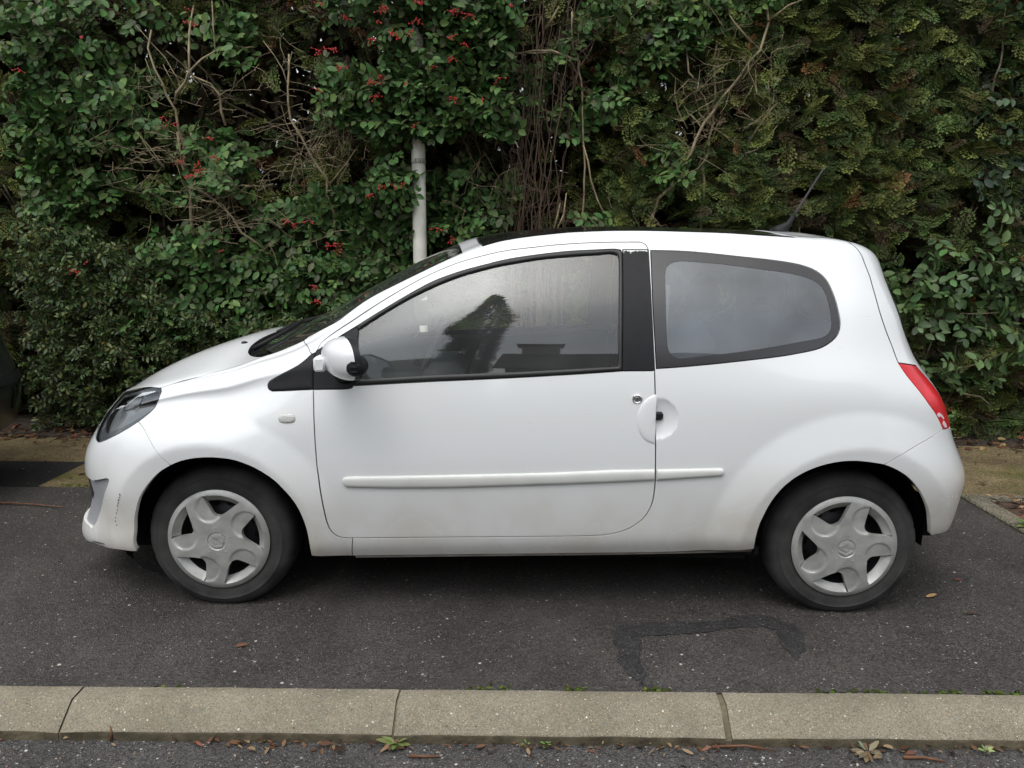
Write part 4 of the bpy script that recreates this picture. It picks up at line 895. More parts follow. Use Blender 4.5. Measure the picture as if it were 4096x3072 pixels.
# ------------------------------------------------------------------ the white car
car=empty('hatchback_car',(0,0,0),'white three-door hatchback with black sunroof parked beside the hedge','car')
scx,scz=[float(a) for a in S(np.array([TV['pts'][0][0]]),np.array([TV['pts'][0][1]]))[0][[0,2]]]
def scoop(P):
    r=np.hypot(P[:,0]-scx,P[:,2]-scz);R=.0745;m=(P[:,0]>scx-.0085)&(P[:,1]>.3)
    P[:,1]-=np.where(m,.0165*np.clip(1-(r/R)**2,0,1)**.85,0);return P
def pd(*items,holes=(),**k): return panel_data(loop(*items),[loop(*h) for h in holes],**k)
VC=VK[-1]
# --- side panels, near side and far side
fender,fender_far=panel('fender',[pd('arch_front2','sill_bottom_f','-sill_front','-door_front','-tri_bottom','-tri_top','-pillar_joint','-fender_glass','-bonnet_seam','-lamp_tip','-lamp_rear','-joint_front',rim=.02,grid=.0115)],M_paint,car,'copy')
DISP.append(scoop)
c0_=np.array(TV['pts'][0]);exs=np.array([(c0_[0]+r*math.cos(a),c0_[1]+r*math.sin(a)) for r in np.arange(.006,.088,.0055) for a in np.linspace(-1.7,1.7,int(6+r*260))])
side,side_far=panel('body_side',[pd('sill_front','sill_bottom','arch_rear','joint_rear','tail_front','hatch_line','ditch_r','ditch_m','ditch_f','-pillar_glass','pillar_joint',[TV['tri_rear'][-1]],'-door_top','-door_corner','-door_rear_up','-door_rear_low','-door_bottom',holes=[('qw_outer','qw_front')],rim=.02,grid=.0115,extra=exs)],M_paint,car,'copy')
DISP.pop()
door,door_far=panel('door',[pd('door_front','door_bottom','door_rear_low','pil_bottom','seal_bottom','trim_bottom',inset=.0028),pd('-door_top','-door_corner','-pil_top','-seal_outer','-trim_upper',grid=.011,inset=.0026)],M_paint,car,'copy',rimm=M_seal)
for d,f in ((door,0),(door_far,1)):
    pass
def both(name,datas,m,pa,**k):
    a,b=panel(name,datas,m,pa[0],'copy',**k);b.parent=pa[1];return a,b
D=(door,door_far);FE=(fender,fender_far);SD=(side,side_far)
both('window_seal',[pd('seal_outer','seal_rear','seal_bottom','-trim_rear',holes=[('glass_top','glass_rear','glass_bottom','glass_front')],grid=.01,dome=.006,domew=.014,rim=.02,inset=.0008)],M_seal,D,custom=False)
_,g2_=both('window_glass',[pd('glass_top','glass_rear','glass_bottom','glass_front',offset=-.005,rim=0,inset=-.003)],M_glass,D);g2_.data.materials[0]=M_glassf
both('pillar_trim',[pd('pil_top','-door_rear_up','pil_bottom','-seal_rear',inset=.0015)],M_black,D)
# flaked film at the top of the pillar trim
fl=TV['pil_top'];p0,p1=np.array(fl[0]),np.array(fl[1]);pts=[]
top=[p0+(p1-p0)*f for f in np.linspace(.04,.95,46)];bw=np.convolve(np.abs(rng.normal(0,1,50)),np.ones(3)/3,'valid');bot=[p-np.array([0,.003+.006*b_**1.5]) for p,b_ in zip(top[::-1],bw)]
fo=panel('film_flake',[panel_data(np.array([[p[0],p[1]-.002] for p in top]+bot),offset=.0012,rim=.001,inset=0)],mat('flaked_paint',(.62,.62,.60),.7),door)
both('mirror_trim',[pd('trim_upper','trim_rear','trim_bottom','tri_rear',inset=.0015)],M_black,D)
both('corner_trim',[pd('tri_top','tri_bottom','tri_rear',dome=.005,domew=.02,offset=-.001,inset=.0005)],M_black,FE,custom=False)
M_strip=mat('rub_strip',(.60,.60,.575),.42,coat=.3,var=.06,vscale=9)
def strip(up,lo,n,pa,r0,r1):
    """moulding between an upper and a lower line, with rounded ends"""
    u=np.array(up);l=np.array(lo);tt=np.linspace(u[0,0],u[-1,0],n);fe=np.array([0,.0006,.0018,.0035,.006,.009,.013]);tt=np.unique(np.concatenate([tt[0]+fe,tt[(tt>tt[0]+.015)&(tt<tt[-1]-.015)],tt[-1]-fe]));n=len(tt);vu=np.interp(tt,u[:,0],u[:,1]);vl=np.interp(tt,l[:,0],l[:,1])
    e0=np.clip((tt-tt[0])/r0,0,1) if r0 else np.ones(n);e1=np.clip((tt[-1]-tt)/r1,0,1) if r1 else np.ones(n)
    e=np.minimum(np.sqrt(1-(1-e0)**2),np.sqrt(1-(1-e1)**2));e=np.maximum(e,.05)
    F_=[0,.0,.10,.30,.72,.92,1.0,1.0];H_=[-.004,.0045,.0085,.0105,.0105,.0080,.0035,-.004]
    for sgn,p in ((1,pa[0]),(-1,pa[1])):
        V=[];m=len(F_)
        for f,h in zip(F_,H_):
            mid=(vu+vl)/2;half=(vu-vl)/2*e;P,N,_,_=SN(np.stack([tt,mid+half*(1-2*f)],1));V.append((P+N*(h*(np.ones(n) if h<0 else np.clip(e*1.3,0,1)))[:,None])*np.array([1,sgn,1]))
        V=np.stack(V,1).reshape(-1,3);F=[(i*m+j,(i+1)*m+j,(i+1)*m+j+1,i*m+j+1) for i in range(n-1) for j in range(m-1)]+[tuple(range(m)),tuple((n-1)*m+j for j in range(m))[::-1]]
        MB().add(V,F).build('rub_strip',M_strip,p,sharp=.9)
sd_=TV['strip_door'];strip([sd_[1]]+sd_[2:7],[(sd_[1][0],sd_[13][1])]+sd_[7:13][::-1],60,D,.014,0)
sr_=TV['strip_rear'];strip(sr_[:3]+[(sr_[3][0],sr_[2][1])],[sr_[6],sr_[5],(sr_[3][0],sr_[5][1])],36,SD,0,.014)
both('indicator_lamp',[panel_data(loop(TV['repeater']),dome=.006,domew=.01,rim=.006,inset=0)],mat('indicator',(.50,.50,.48),.2,coat=.8,bump=.5,bscale=200),FE,custom=False)
# handle: a half disc on the door edge, the finger scoop is in the body side behind it
c0=np.array(TV['pts'][0]);line=np.array(TV['door_rear_low'])[1][0]-.0015;R=.0735
arc=[(c0[0]+R*math.cos(a),c0[1]+R*math.sin(a)) for a in np.linspace(math.radians(96),math.radians(264),26)]
arc=[(line,arc[0][1])]+[p for p in arc if p[0]<line-.003]+[(line,arc[-1][1])]
both('door_handle',[panel_data(np.array(arc),grid=.008,offset=.0005,dome=.005,domew=.03,rim=.01,inset=.0003)],M_paint,D,custom=False)
pl,nl,_,_=SN(np.array([TV['pts'][3]]));q=pl[0]
mb=MB().box((q[0]+.010,q[1]+.010,q[2]),(.032,.018,.030),bev=.007);mb.build('latch',M_black,side,sharp=.6)
pl,nl,_,_=SN(np.array([TV['pts'][1]]));q=pl[0]
mb=MB().lathe([(0.0001,-.0045),(.0075,-.0045),(.008,-.0025),(.0105,-.0025),(.014,-.0045),(.0175,-.003),(.0192,.001),(.0192,.004)],32,c=q).build('door_lock',M_chrome,door,sharp=.6)
MB().box((q[0],q[1]-.0046,q[2]),(.0022,.001,.0075)).build('key_slot',M_gloss,door)
# --- centre panels
bumper=panel('front_bumper',[pd('arch_front','joint_front','-lamp_bottom','-lamp_front',[(-1.83,1.23),(TMIN,1.25)],[(TMIN,.36)],[(-1.85,.345)],'grille_side',[(-1.85,.115)],[(TMIN,.11),(TMIN,.02)],'-bump_low',rim=.02,grid=.0115)],M_paint,car,'weld')
panel('grille',[pd([(TMIN,.365)],[(-1.85,.352)],'grille_side',[(-1.85,.108)],[(TMIN,.105)],offset=-.012,rim=0,inset=-.004)],M_grille,bumper,'weld')
panel('grille_slot',[pd([(TMIN,.33)],[(-1.66,.318)],[(-1.625,.25)],[(-1.66,.205)],[(TMIN,.20)],offset=-.008,rim=0,inset=0)],M_gloss,bumper,'weld')
bonnet=panel('bonnet',[pd('bonnet_seam','cowl_edge',[(-1.145,VC),(TMIN,VC)],[(TMIN,1.25),(-1.83,1.23)],'-lamp_top',rim=.015,inset=.0015)],M_paint,car,'weld',rimm=M_seal)
inner=[TV['fender_glass'][1],(-.985,1.255),(-1.03,1.31),(-1.062,1.39),(-1.078,1.48),(-1.082,1.60),(-1.08,VC)]
panel('cowl',[pd('cowl_edge',[(-1.145,VC)],inner[::-1],[TV['fender_glass'][1],TV['fender_glass'][0]],offset=-.016,rim=0,inset=-.006)],M_gloss,car,'weld')
screen=panel('windscreen',[pd(TV['fender_glass'][1:],'pillar_glass','header',[(-.325,VC)],inner[::-1],offset=-.003,rim=.006,inset=.002)],M_screen,car,'weld')
# printed black border of the windscreen, just under the glass
def border(name,parent,m,outer,hole,offset): return panel(name,[panel_data(outer,[hole],offset=offset,rim=0,inset=0)],m,parent,'weld')
wl=loop(TV['fender_glass'][1:],'pillar_glass','header',[(-.325,VC)],inner[::-1])
pg=[(a,b+.034) for a,b in TV['pillar_glass'][2:]]
panel('windscreen_border',[panel_data(loop(TV['fender_glass'][1:],'pillar_glass','header',[(-.325,VC)],[(-.365,VC)],[(-.34,1.42),(-.315,pg[-1][1]+.01)],pg[::-1],[(-.93,1.30),(-.99,1.39),(-1.02,1.5),(-1.03,1.62),(-1.03,VC)],inner[::-1]),offset=-.008,rim=0,inset=0)],M_gloss,screen,'weld')
panel('roof_header',[pd('-ditch_f','sun_front',[(-.2335,1.6),(-.235,VC)],[(-.325,VC)],'-header',grid=.012,inset=.003)],M_paint,car,'weld')
roof=panel('roof',[pd('-ditch_r','sun_rear',[(.962,1.55),(.955,VC)],[(1.308,VC)],[(1.308,1.30),(1.308,1.19)],grid=.012,inset=.0035)],M_paint,car,'weld')
panel('sunroof',[pd('ditch_m','sun_front',[(-.2335,1.6),(-.235,VC)],[(.955,VC),(.962,1.55)],'-sun_rear',offset=-.002,inset=.003)],M_gloss,car,'weld')
MBd=MB()
dl=TV['ditch_r']+TV['ditch_m'][1:]+TV['ditch_f'][1:];P,N,_,_=SN(np.array(cr_chain(dl,.03)));
for s in(1,-1): MBd.tube((P-N*.007)*np.array([1,s,1]),.0062,6)
MBd.build('roof_moulding',M_seal,car,smooth=True)
lampin=[(1.475,.675),(1.52,.62),(1.575,.55),(1.62,.4785)]
tailgate=panel('tailgate',[pd([(1.308,1.19),(1.308,1.30)],[(1.308,VC),(TMAX,VC)],[(TMAX,.50)],lampin[::-1],[(1.44,.6752)],'hatch_line',rim=.02,inset=.0034)],M_paint,car,'weld',rimm=M_seal)
panel('rear_window',[pd([(TMAX,.72),(1.66,.73),(1.55,.75),(1.50,.82),(1.49,.95),(1.50,1.04),(1.56,1.08),(1.70,1.09),(TMAX,1.09)],offset=.0015,rim=.003,inset=0)],M_gloss,tailgate,'weld')
for o in panel('tail_lamp',[pd('tail_front',lampin,[(1.55,.4765)],rim=.02,inset=.002)],M_red,car,'copy'): tl=o
pk=panel('lamp_scrape',[panel_data(np.array([(1.452,.522),(1.470,.528),(1.488,.520),(1.500,.510),(1.492,.506),(1.475,.517),(1.460,.514)]),offset=.0012,rim=.001,inset=0,grid=.006),panel_data(np.array([(1.478,.494),(1.492,.503),(1.505,.494),(1.510,.482),(1.490,.481)]),offset=.0012,rim=.001,inset=0,grid=.006)],mat('scrape',(.62,.50,.52),.6),bpy.data.objects['tail_lamp'])
rb=panel('rear_bumper',[pd('joint_rear',[(1.55,.4765),(1.62,.4785)],[(TMAX,.49),(TMAX,TV['rbump_low'][-1][1])],'-rbump_low','-arch_rear2',rim=.02,grid=.0115)],M_paint,car,'weld')
# quarter windows: printed border and glass
QW=panel('quarter_window',[pd('qw_outer','qw_front',holes=[('qw_inner',)],offset=-.002,rim=.006,inset=.0025)],M_frit,car,'copy')
both('quarter_glass',[pd('qw_inner',offset=-.003,rim=0,inset=-.002)],M_qglass,QW)
# headlights
HL=panel('headlight',[pd('lamp_rear','lamp_tip','lamp_top','lamp_front','lamp_bottom',offset=.001,rim=.012,inset=.002)],M_lens,car,'copy')
lp=loop('lamp_rear','lamp_tip','lamp_top','lamp_front','lamp_bottom')
both('lamp_housing',[panel_data(lp,offset=-.034,rim=-.03,inset=.003)],mat('lamp_housing',(.30,.31,.32),.3,.3),HL)
both('lamp_surround',[panel_data(lp,[np.mean(lp,0)+(lp-np.mean(lp,0))*np.array([.86,.82])+np.array([.012,-.006])],offset=-.012,rim=.006,inset=.003)],mat('lamp_surround',(.09,.095,.105),.3,coat=.4),HL)
def tvp(t,v,off=0):
    P,N,_,_=SN(np.array([[t,v]]));return P[0]+N[0]*off,N[0]
def lampbits(s):
    mb=MB()
    for (t,v,r,d) in ((-1.57,.76,.036,-.032),(-1.475,.88,.030,-.030)):
        t,v=t-.02,.54+(v-.54)*1.34;c,n=tvp(t,v,d);c=c*np.array([1,s,1]);n=Vector(n*np.array([1,s,1]));n=(n+Vector((-.5,0,0))).normalized();q=n.to_track_quat('Y','Z').to_matrix()
        m2=MB().lathe([(r*math.sin(a)*1.0+.0001,-r*.8*math.cos(a)) for a in np.linspace(0,math.pi/2,8)],24)
        V=np.concatenate(m2.v)@np.array(q).T+c;mb.add(V,m2.f)
    return mb
def lampridge(s):
    """bright zigzag strip dividing the two bowls"""
    mb=MB();pts=[(-1.605,.66),(-1.588,.74),(-1.560,.80),(-1.528,.79),(-1.500,.825),(-1.482,.90),(-1.466,.945),(-1.42,.935),(-1.385,.935)];wd=[.012,.024,.040,.034,.028,.026,.022,.016,.006]
    V=[];F=[]
    for (t,v),w in zip(pts,wd):
        for dv in (-w,w):
            p,n=tvp(t-.02+dv*.5,.54+(v-.54)*1.34+dv*1.4,-.009);V.append(p*np.array([1,s,1]))
        
    for i in range(len(pts)-1): F.append((2*i,2*i+1,2*i+3,2*i+2))
    return mb.add(V,F)
for s,h in ((1,HL[0]),(-1,HL[1])):
    lampbits(s).build('lamp_reflector',M_chrome,h,smooth=True);lampridge(s).build('lamp_divider',mat('bright_divider',(.88,.89,.90),.25,.0,coat=1.),h)
# --- seams and openings stay dark: inner shell, wheel wells, floor
arc2=TV['arch_rear2']
both('inner_shell',[pd('arch_front','arch_front2','sill_bottom_f','sill_bottom','arch_rear','arch_rear2',[(1.62,.06),(1.60,.40)],[(1.47,.47)],'tail_front',[(1.30,.66),(.60,.645),(.0,.625),(-.60,.61),(-1.1,.55),(-1.30,.52),(-1.45,.47)],[(-1.52,.30),(-1.45,.10)],offset=-.021,rim=0,inset=0,grid=.04)],M_under,(car,car))
both('pillar_shell',[pd('trim_upper','seal_outer','pil_top',[(.47,1.19)],[p for p in TV['ditch_m'] if p[0]<.46],TV['ditch_f'][1:],'-pillar_glass','pillar_joint',offset=-.02,rim=0,inset=.004,grid=.03)],M_under,(car,car))
for hx_ in(-1.1835,1.1835):
    for s in(-1,1):
        mb=MB();n=30;a=np.linspace(math.radians(-6),math.radians(186),n);R=.343
        V=[];F=[]
        for i in range(n):
            xo=abs(hx_+R*math.cos(a[i]))
            yo=float(np.interp(xo,[1.0,1.18,1.30,1.42,1.54],[.768,.768,.742,.69,.62]))
            for y in(yo,.62,.47): V.append((hx_+R*math.cos(a[i]),s*min(y,yo),.272+R*math.sin(a[i])))
        V.append((hx_,s*.47,.30))
        for i in range(n-1):
            for j in(0,1): F.append((i*3+j,i*3+j+1,(i+1)*3+j+1,(i+1)*3+j))
            F.append((i*3+2,(i+1)*3+2,len(V)-1))
        mb.add(V,F).build('wheel_well',M_under,car)
mb=MB()
mb.box((0,0,.25),(1.66,1.36,.10));mb.box((0,0,.27),(3.0,.90,.08));mb.box((1.42,0,.32),(.36,1.1,.14));mb.box((-1.60,0,.22),(.28,1.10,.10))
mb.tube([(.75,-.5,.20),(.95,-.52,.19),(1.0,-.55,.2)],.03,8);mb.box((.80,-.66,.232),(.16,.05,.03))
mb.build('underbody',M_under,car)
xs=np.linspace(-.66,.838,26)
for s in(-1,1):
    mb=MB();V=[];
    for x in xs:
        z=float(tab(SZ,np.array([x]))[0]);V+=[(x,s*.742,z+.006),(x,s*.739,z-.010),(x,s*.70,z-.012)]
    mb.add(V,[(i*3+j,i*3+j+1,i*3+j+4,i*3+j+3) for i in range(len(xs)-1) for j in(0,1)]).build('sill_flange',M_sill,car)
mb=MB();th=np.linspace(0,math.pi,24)
V=[];
for a in th:
    x=-1.40-.40*math.sin(a)**.8;y=-.66*math.cos(a);V+=[(x,y,.135),(x+.03,y*.97,.085)]
mb.add(V,[(2*i,2*i+1,2*i+3,2*i+2) for i in range(len(th)-1)]).build('air_dam',M_black,bumper)
# --- wheels
def make_tyre():
    pr=[(.172,-.060),(.180,-.072),(.187,-.0795),(.192,-.0815),(.1935,-.0835),(.1955,-.0815),(.212,-.0862),(.228,-.0880),(.2405,-.0872),(.2425,-.0885),(.2445,-.0868),(.256,-.0822),(.267,-.0745),(.2735,-.0672),(.279,-.0575),(.2825,-.045),(.284,-.030),(.277,-.0285),(.277,-.0235),(.2845,-.022),(.285,-.003),(.278,-.0015)]
    pr=pr+[(r,-y) for r,y in pr[::-1]]
    n=144;m=len(pr);V=[];F=[]
    for i in range(n):
        a=2*math.pi*i/n
        for j,(r,y) in enumerate(pr):
            if 12<=j<=15 or m-16<=j<=m-13: r-= .0028 if i%6==0 else 0
            z=r*math.sin(a)
            if z<-.2712:
                y*=1+(-.2712-z)*2.2;z=-.2712
            V.append((r*math.cos(a),y,z))
    for i in range(n):
        for j in range(m-1): F.append((i*m+j,((i+1)%n)*m+j,((i+1)%n)*m+j+1,i*m+j+1))
    return MB().add(V,F)
OPEN=[(.180,23.8),(.153,21.5),(.127,18.2),(.109,14.9),(.100,10.1),(.0975,3.8),(.102,-3.9),(.115,-11),(.138,-17.5),(.176,-24.3)]
def make_hubcap():
    Ro=.1965;loops=[];ol=[(Ro*math.cos(a),Ro*math.sin(a)) for a in np.linspace(0,2*math.pi,120,endpoint=False)]
    holes=[];arcs=[]
    for k in range(5):
        c=111+72*k
        P=[(r*math.cos(math.radians(c+d)),r*math.sin(math.radians(c+d))) for r,d in OPEN]
        P=cr_chain(P,.006)+[P[-1]]
        A=[(.1775*math.cos(math.radians(c+d)),.1775*math.sin(math.radians(c+d))) for d in np.linspace(-24.3,23.8,20)][1:-1]
        holes.append(np.array(P+A));arcs.append((c,A))
    def h(p):
        r=np.hypot(p[:,0],p[:,1]);H=.014*(1-(r/.19)**2)-.009*np.clip((r-.172)/.028,0,1)**2
        for k in range(5):
            a=math.radians(111+72*k+19.5);cx,cy=.127*math.cos(a),.127*math.sin(a);d=np.hypot(p[:,0]-cx,p[:,1]-cy)
            H-=.0095*sm(0,.14,1-d/.0535)*(1-.5*np.clip(d/.0535,0,1))
            a2=math.radians(111+72*k);
        H-=.0016*(np.abs(r-.0345)<.0022)+.0018*(r<.0335)
        return H
    outer=np.array(ol);g=np.stack(np.meshgrid(np.arange(-.2,.2,.0052),np.arange(-.2,.2,.0052),indexing='ij'),-1).reshape(-1,2)
    m=inside(outer,g)
    for q in holes: m&=~inside(q,g)
    g=g[m]
    for q in [outer]+holes: g=g[dist_to(q,g)>.0022]
    ringp=np.array([(r*math.cos(a),r*math.sin(a)) for r in(.0325,.0345,.0368) for a in np.linspace(0,2*math.pi,48,endpoint=False)])
    g=np.concatenate([g[(np.abs(np.hypot(g[:,0],g[:,1])-.0345)>.005)],ringp])
    LL=[outer]+[q if area2(q)<0 else q[::-1] for q in holes];B=np.concatenate(LL);e=[];k=0
    for l in LL: e+=[(k+i,k+(i+1)%len(l)) for i in range(len(l))];k+=len(l)
    vv,ee,ff,ov,_,_=delaunay_2d_cdt([Vector(p) for p in np.concatenate([B,g]).tolist()],e,[],0,1e-7)
    p=np.array([v[:] for v in vv]);F=np.array([f for f in ff if len(f)==3]);c=p[F].mean(1);ok=inside(outer,c)
    for q in holes: ok&=~inside(q,c)
    F=F[ok];H=h(p);V=np.stack([p[:,0],-H,p[:,1]],1)
    F=F.tolist();V=V.tolist()
    # walls of the openings, bevel of the outer ring, turned-in outer edge
    for q,(cc,A) in zip(holes,arcs):
        hq=h(q);n=len(q);na=len(A);b=len(V)
        for (x,y),hh in zip(q,hq): V.append((x,-hh,y))
        for i,((x,y),hh) in enumerate(zip(q,hq)):
            r=math.hypot(x,y);f=.856 if i>=n-na else 1.0
            V.append((x*f,-hh+(.020 if i<n-na else .024),y*f))
        F+=[(b+i,b+(i+1)%n,b+n+(i+1)%n,b+n+i) for i in range(n)]
    b=len(V);hq=h(outer)
    for (x,y),hh in zip(ol,hq): V.append((x,-hh,y))
    for (x,y),hh in zip(ol,hq): V.append((x*.985,-hh+.012,y*.985))
    n=len(ol);F+=[(b+i,b+(i+1)%n,b+n+(i+1)%n,b+n+i) for i in range(n)]
    mb=MB().add(V,F)
    for k in range(10):
        a=math.radians(36*k+12);mb.ellipsoid((.0525*math.cos(a),-.0135,.0525*math.sin(a)),(.0026,.0022,.0026),8,6)
    # diamond emblem: two interlocking chevrons
    def chev(pts,w,y):
        pts=np.array(pts);T=np.gradient(pts,axis=0);T/=np.linalg.norm(T,axis=1)[:,None];N=np.stack([-T[:,1],T[:,0]],1)*w/2
        poly=[tuple(a) for a in pts+N]+[tuple(a) for a in (pts-N)[::-1]];mb.prism(poly,y-.004,y)
    chev([(-.026,.006),(0,.021),(.024,.008)],.007,-.0115);chev([(-.026,-.010),(0,-.025),(.026,-.008)],.007,-.0115)
    chev([(-.022,.004),(.003,-.009)],.006,-.0115);chev([(.022,.006),(-.003,.012),(-.010,.004)],.005,-.0115)
    return mb
def make_rim():
    mb=MB();mb.lathe([(.0001,-.028),(.06,-.030),(.075,-.036),(.10,-.032),(.135,-.018),(.150,-.010),(.158,-.03),(.165,-.055),(.178,-.066),(.181,-.072),(.176,.06),(.15,.05)],60)
    return mb
def make_rimholes():
    mb=MB()
    for k in range(14):
        a=2*math.pi*k/14;c=(.126*math.cos(a),-.0255,.126*math.sin(a));mb.lathe([(.0001,0),(.0135,0),(.0145,.004)],14,c=c)
    return mb
t_me=make_tyre();h_me=make_hubcap();r_me=make_rim();hole_me=make_rimholes()
M_hole=mat('rim_hole',(.003,.003,.003),.9)
def make_wheel():
    nr_=len(r_me.f);wh=MB().add(np.concatenate(r_me.v+hole_me.v),r_me.f+[[i+r_me.n for i in f] for f in hole_me.f]).build('wheel',M_steel,car,sharp=.6);wh.data.materials.append(M_hole);wh.data.polygons.foreach_set('material_index',[0 if k<nr_ else 1 for k in range(len(wh.data.polygons))])
    ty=t_me.build('tyre',M_rubber,wh,smooth=False,sharp=.7)
    hc=h_me.build('hubcap',M_silver,wh,sharp=.55);hc.location=(0,-.0975,0)
    mb=MB().tube([(-.148*.8,-.045,-.148*.62),(-.135*.8,-.062,-.135*.62)],.006,8).build('valve',M_rubber,wh,smooth=True)
    return wh
def copy_tree(o,parent):
    c=o.copy();col.objects.link(c);c.parent=parent
    for ch in [x for x in bpy.data.objects if x.parent==o]: copy_tree(ch,c)
    return c
w0=make_wheel()
W4=[]
for i,(x,s,rot) in enumerate(((-1.1835,-1,-28),(1.1835,-1,0),(-1.1835,1,10),(1.1835,1,30))):
    wh=w0 if i==0 else copy_tree(w0,car)
    wh.location=(x,s*.645,.272);wh.rotation_euler=(0,0,0 if s<0 else math.pi)
    for ch in [x_ for x_ in bpy.data.objects if x_.parent==wh]:
        if ch.name.startswith('hubcap'): ch.rotation_euler=(0,math.radians(-rot),0)
# --- mirrors
def mirror_shell(s):
    """rounded shell opening rearwards (+x)"""
    V=[];F=[];nu,nv=28,12
    for j in range(nv+1):
        b=math.pi/2*j/nv
        for i in range(nu):
            a=2*math.pi*i/nu;cy=abs(math.cos(a))**.85*math.copysign(1,math.cos(a));cz=abs(math.sin(a))**.85*math.copysign(1,math.sin(a))
            rr=math.sin(b)**.80;z=.073*cz*rr;x=-.088*math.cos(b)+(.018*z/.073*-1 if True else 0)*(-.0)
            V.append((x+.0-z*.10,s*.10*cy*rr*(1.0),z))
    for j in range(nv):
        for i in range(nu): F.append((j*nu+i,j*nu+(i+1)%nu,(j+1)*nu+(i+1)%nu,(j+1)*nu+i))
    return V,F,nu,nv
def make_mirror(s,parent):
    c=np.array((-.622,s*.925,1.000))
    V,F,nu,nv=mirror_shell(s);V=np.array(V)
    V[:,0]+=.48*s*V[:,1]*np.where(V[:,1]*s>0,1,.6)
    # dark cap on the outer lower side
    cen=V[np.array([list(f) for f in F])].mean(1)
    keep=F
    root=MB().add(V+c,keep).build('door_mirror',M_paint,parent,smooth=True)
    mb=MB().ellipsoid(c+np.array((.046,s*.072,-.014)),(.040,.032,.037),20,14)
    ring=V[nv*nu:(nv+1)*nu]
    ww=[ring+np.array([d,0,0])+c for d in(0,.020)];ww[1]=(ring*np.array([1,.985,.985]))+np.array([.022,0,0])+c
    mb.add(np.concatenate(ww),[(i,(i+1)%nu,nu+(i+1)%nu,nu+i) for i in range(nu)])
    for k,dz in enumerate((.010,-.006,-.022)): mb.box((c[0]+.044,c[1]+s*(.1035-.001*abs(k-1)),c[2]+dz-.008),(.024,.005,.0045),bev=.0018)
    mb.build('mirror_rim',M_black,root,sharp=.7)
    rg=ring*np.array([1,.97,.97])+np.array([.014,0,0])+c
    MB().add(np.concatenate([rg,[rg.mean(0)]]),[(i,(i+1)%nu,nu) for i in range(nu)]).build('mirror_glass',M_chrome,root)
    mb=MB().tube([c+np.array((-.078,-s*.03,-.016)),c+np.array((-.072,-s*.08,-.026)),c+np.array((-.05,-s*.13,-.035))],[.024,.028,.034],12)
    mb.box(c+np.array((-.088,s*.006,-.016)),(.040,.07,.050),bev=.007)
    mb.build('mirror_foot',M_paint,root,sharp=.7)
    MB().tube([c+np.array((-.045,-s*.09,-.050)),c+np.array((-.045,-s*.155,-.070))],[.030,.045],12).build('mirror_base',M_black,root,smooth=True)
make_mirror(-1,car);make_mirror(1,car)
# --- scuffs in the bumper paint
M_scuff=mat('scuff',(.05,.05,.05),.8)
q=[tvp(t,v,.0012) for t,v in TV['scuff']]
for k,(p,n_) in enumerate(q):
    mb=MB();w_=rng.uniform(.0012,.0026);h_=rng.uniform(.004,.009);d=Vector(n_).to_track_quat('Y','Z').to_matrix().to_4x4();mb.box(p,(w_,.0012,h_),rot=d@Matrix.Rotation(rng.uniform(-.5,.5),4,'Y'));mb.build('scuff',M_scuff,bumper)
q=np.array([tvp(t,v,.001)[0] for t,v in TV['lipscuff']]);MB().tube(q,[.001,.0035,.003,.0008],6).build('scuff',M_scuff,bumper,smooth=True)
# --- aerial, washer jet, wipers
mb=MB();mb.tube([(1.085,0,1.434),(1.105,0,1.452),(1.138,0,1.480),(1.158,0,1.520)],[.040,.028,.014,.009],12)
aer=mb.build('aerial',M_black,car,smooth=True)
MB().tube([(1.157,0,1.515)]+[(1.157+.122*f,0,1.515+.212*f) for f in(.15,.3,.5,.7,.85,1)],[.006,.0055,.005,.0046,.0042,.0038,.003],6).build('aerial_rod',mat('aerial_rubber',(.035,.035,.038),.6),aer,smooth=True)
P,N=tvp(*TV['washer'][0]);MB().ellipsoid(P,(.014,.011,.008)).build('washer_jet',M_black,bonnet,smooth=True)
def wiper(pts,off):
    q=np.array([tvp(t,v,o)[0] for (t,v),o in zip(pts,off)]);return q
w1=wiper([(-1.105,1.36),(-1.06,1.37),(-1.0,1.42),(-.985,1.60),(-.975,1.85),(-.97,2.05)],[.0,.010,.014,.014,.013,.012])
w2=wiper([(-1.115,1.62),(-1.07,1.66),(-1.03,1.78),(-1.01,2.0),(-.985,2.2)],[.0,.012,.014,.014,.012])
for q in(w1,w2):
    wp=MB().tube(q[:4],[.010,.009,.008,.006],8).build('wiper',M_black,car,smooth=True)
    b=q[2:];MB().tube(b-np.array([0,0,.006]),.0055,6).build('wiper_blade',M_seal,wp,smooth=True)
# --- cabin
mb=MB();mb.box((-.62,0,.80),(.50,1.30,.20),bev=.06);mb.box((-.36,-.36,.86),(.20,.44,.14),bev=.05);mb.box((-.45,0,.60),(.35,1.30,.35),bev=.05)
mb.build('dashboard',M_int,car,sharp=.7)
def seat(x,y,wd,hr=True):
    mb=MB();r=Matrix.Rotation(math.radians(14),4,'Y')
    mb.box((x-.28,y,.50),(.52,wd,.18),bev=.06);mb.box((x+.05,y,.80),(.16,wd,.62),rot=r,bev=.07)
    o=mb.build('seat',M_fabric,car,sharp=.8)
    if hr: MB().box((x+.16,y,1.17),(.10,.27,.18),bev=.045).build('headrest',M_fabric,o,sharp=.8)
seat(.53,-.36,.48);seat(.53,.36,.48);seat(1.02,-.33,.46);seat(1.02,.33,.46)
mb=MB();a=np.linspace(0,2*math.pi,33);tilt=math.radians(24)
c=np.array((-.42,-.36,.90));ring=np.array([c+.182*np.array((math.sin(t)*math.sin(tilt),math.cos(t),math.sin(t)*math.cos(tilt))) for t in a])
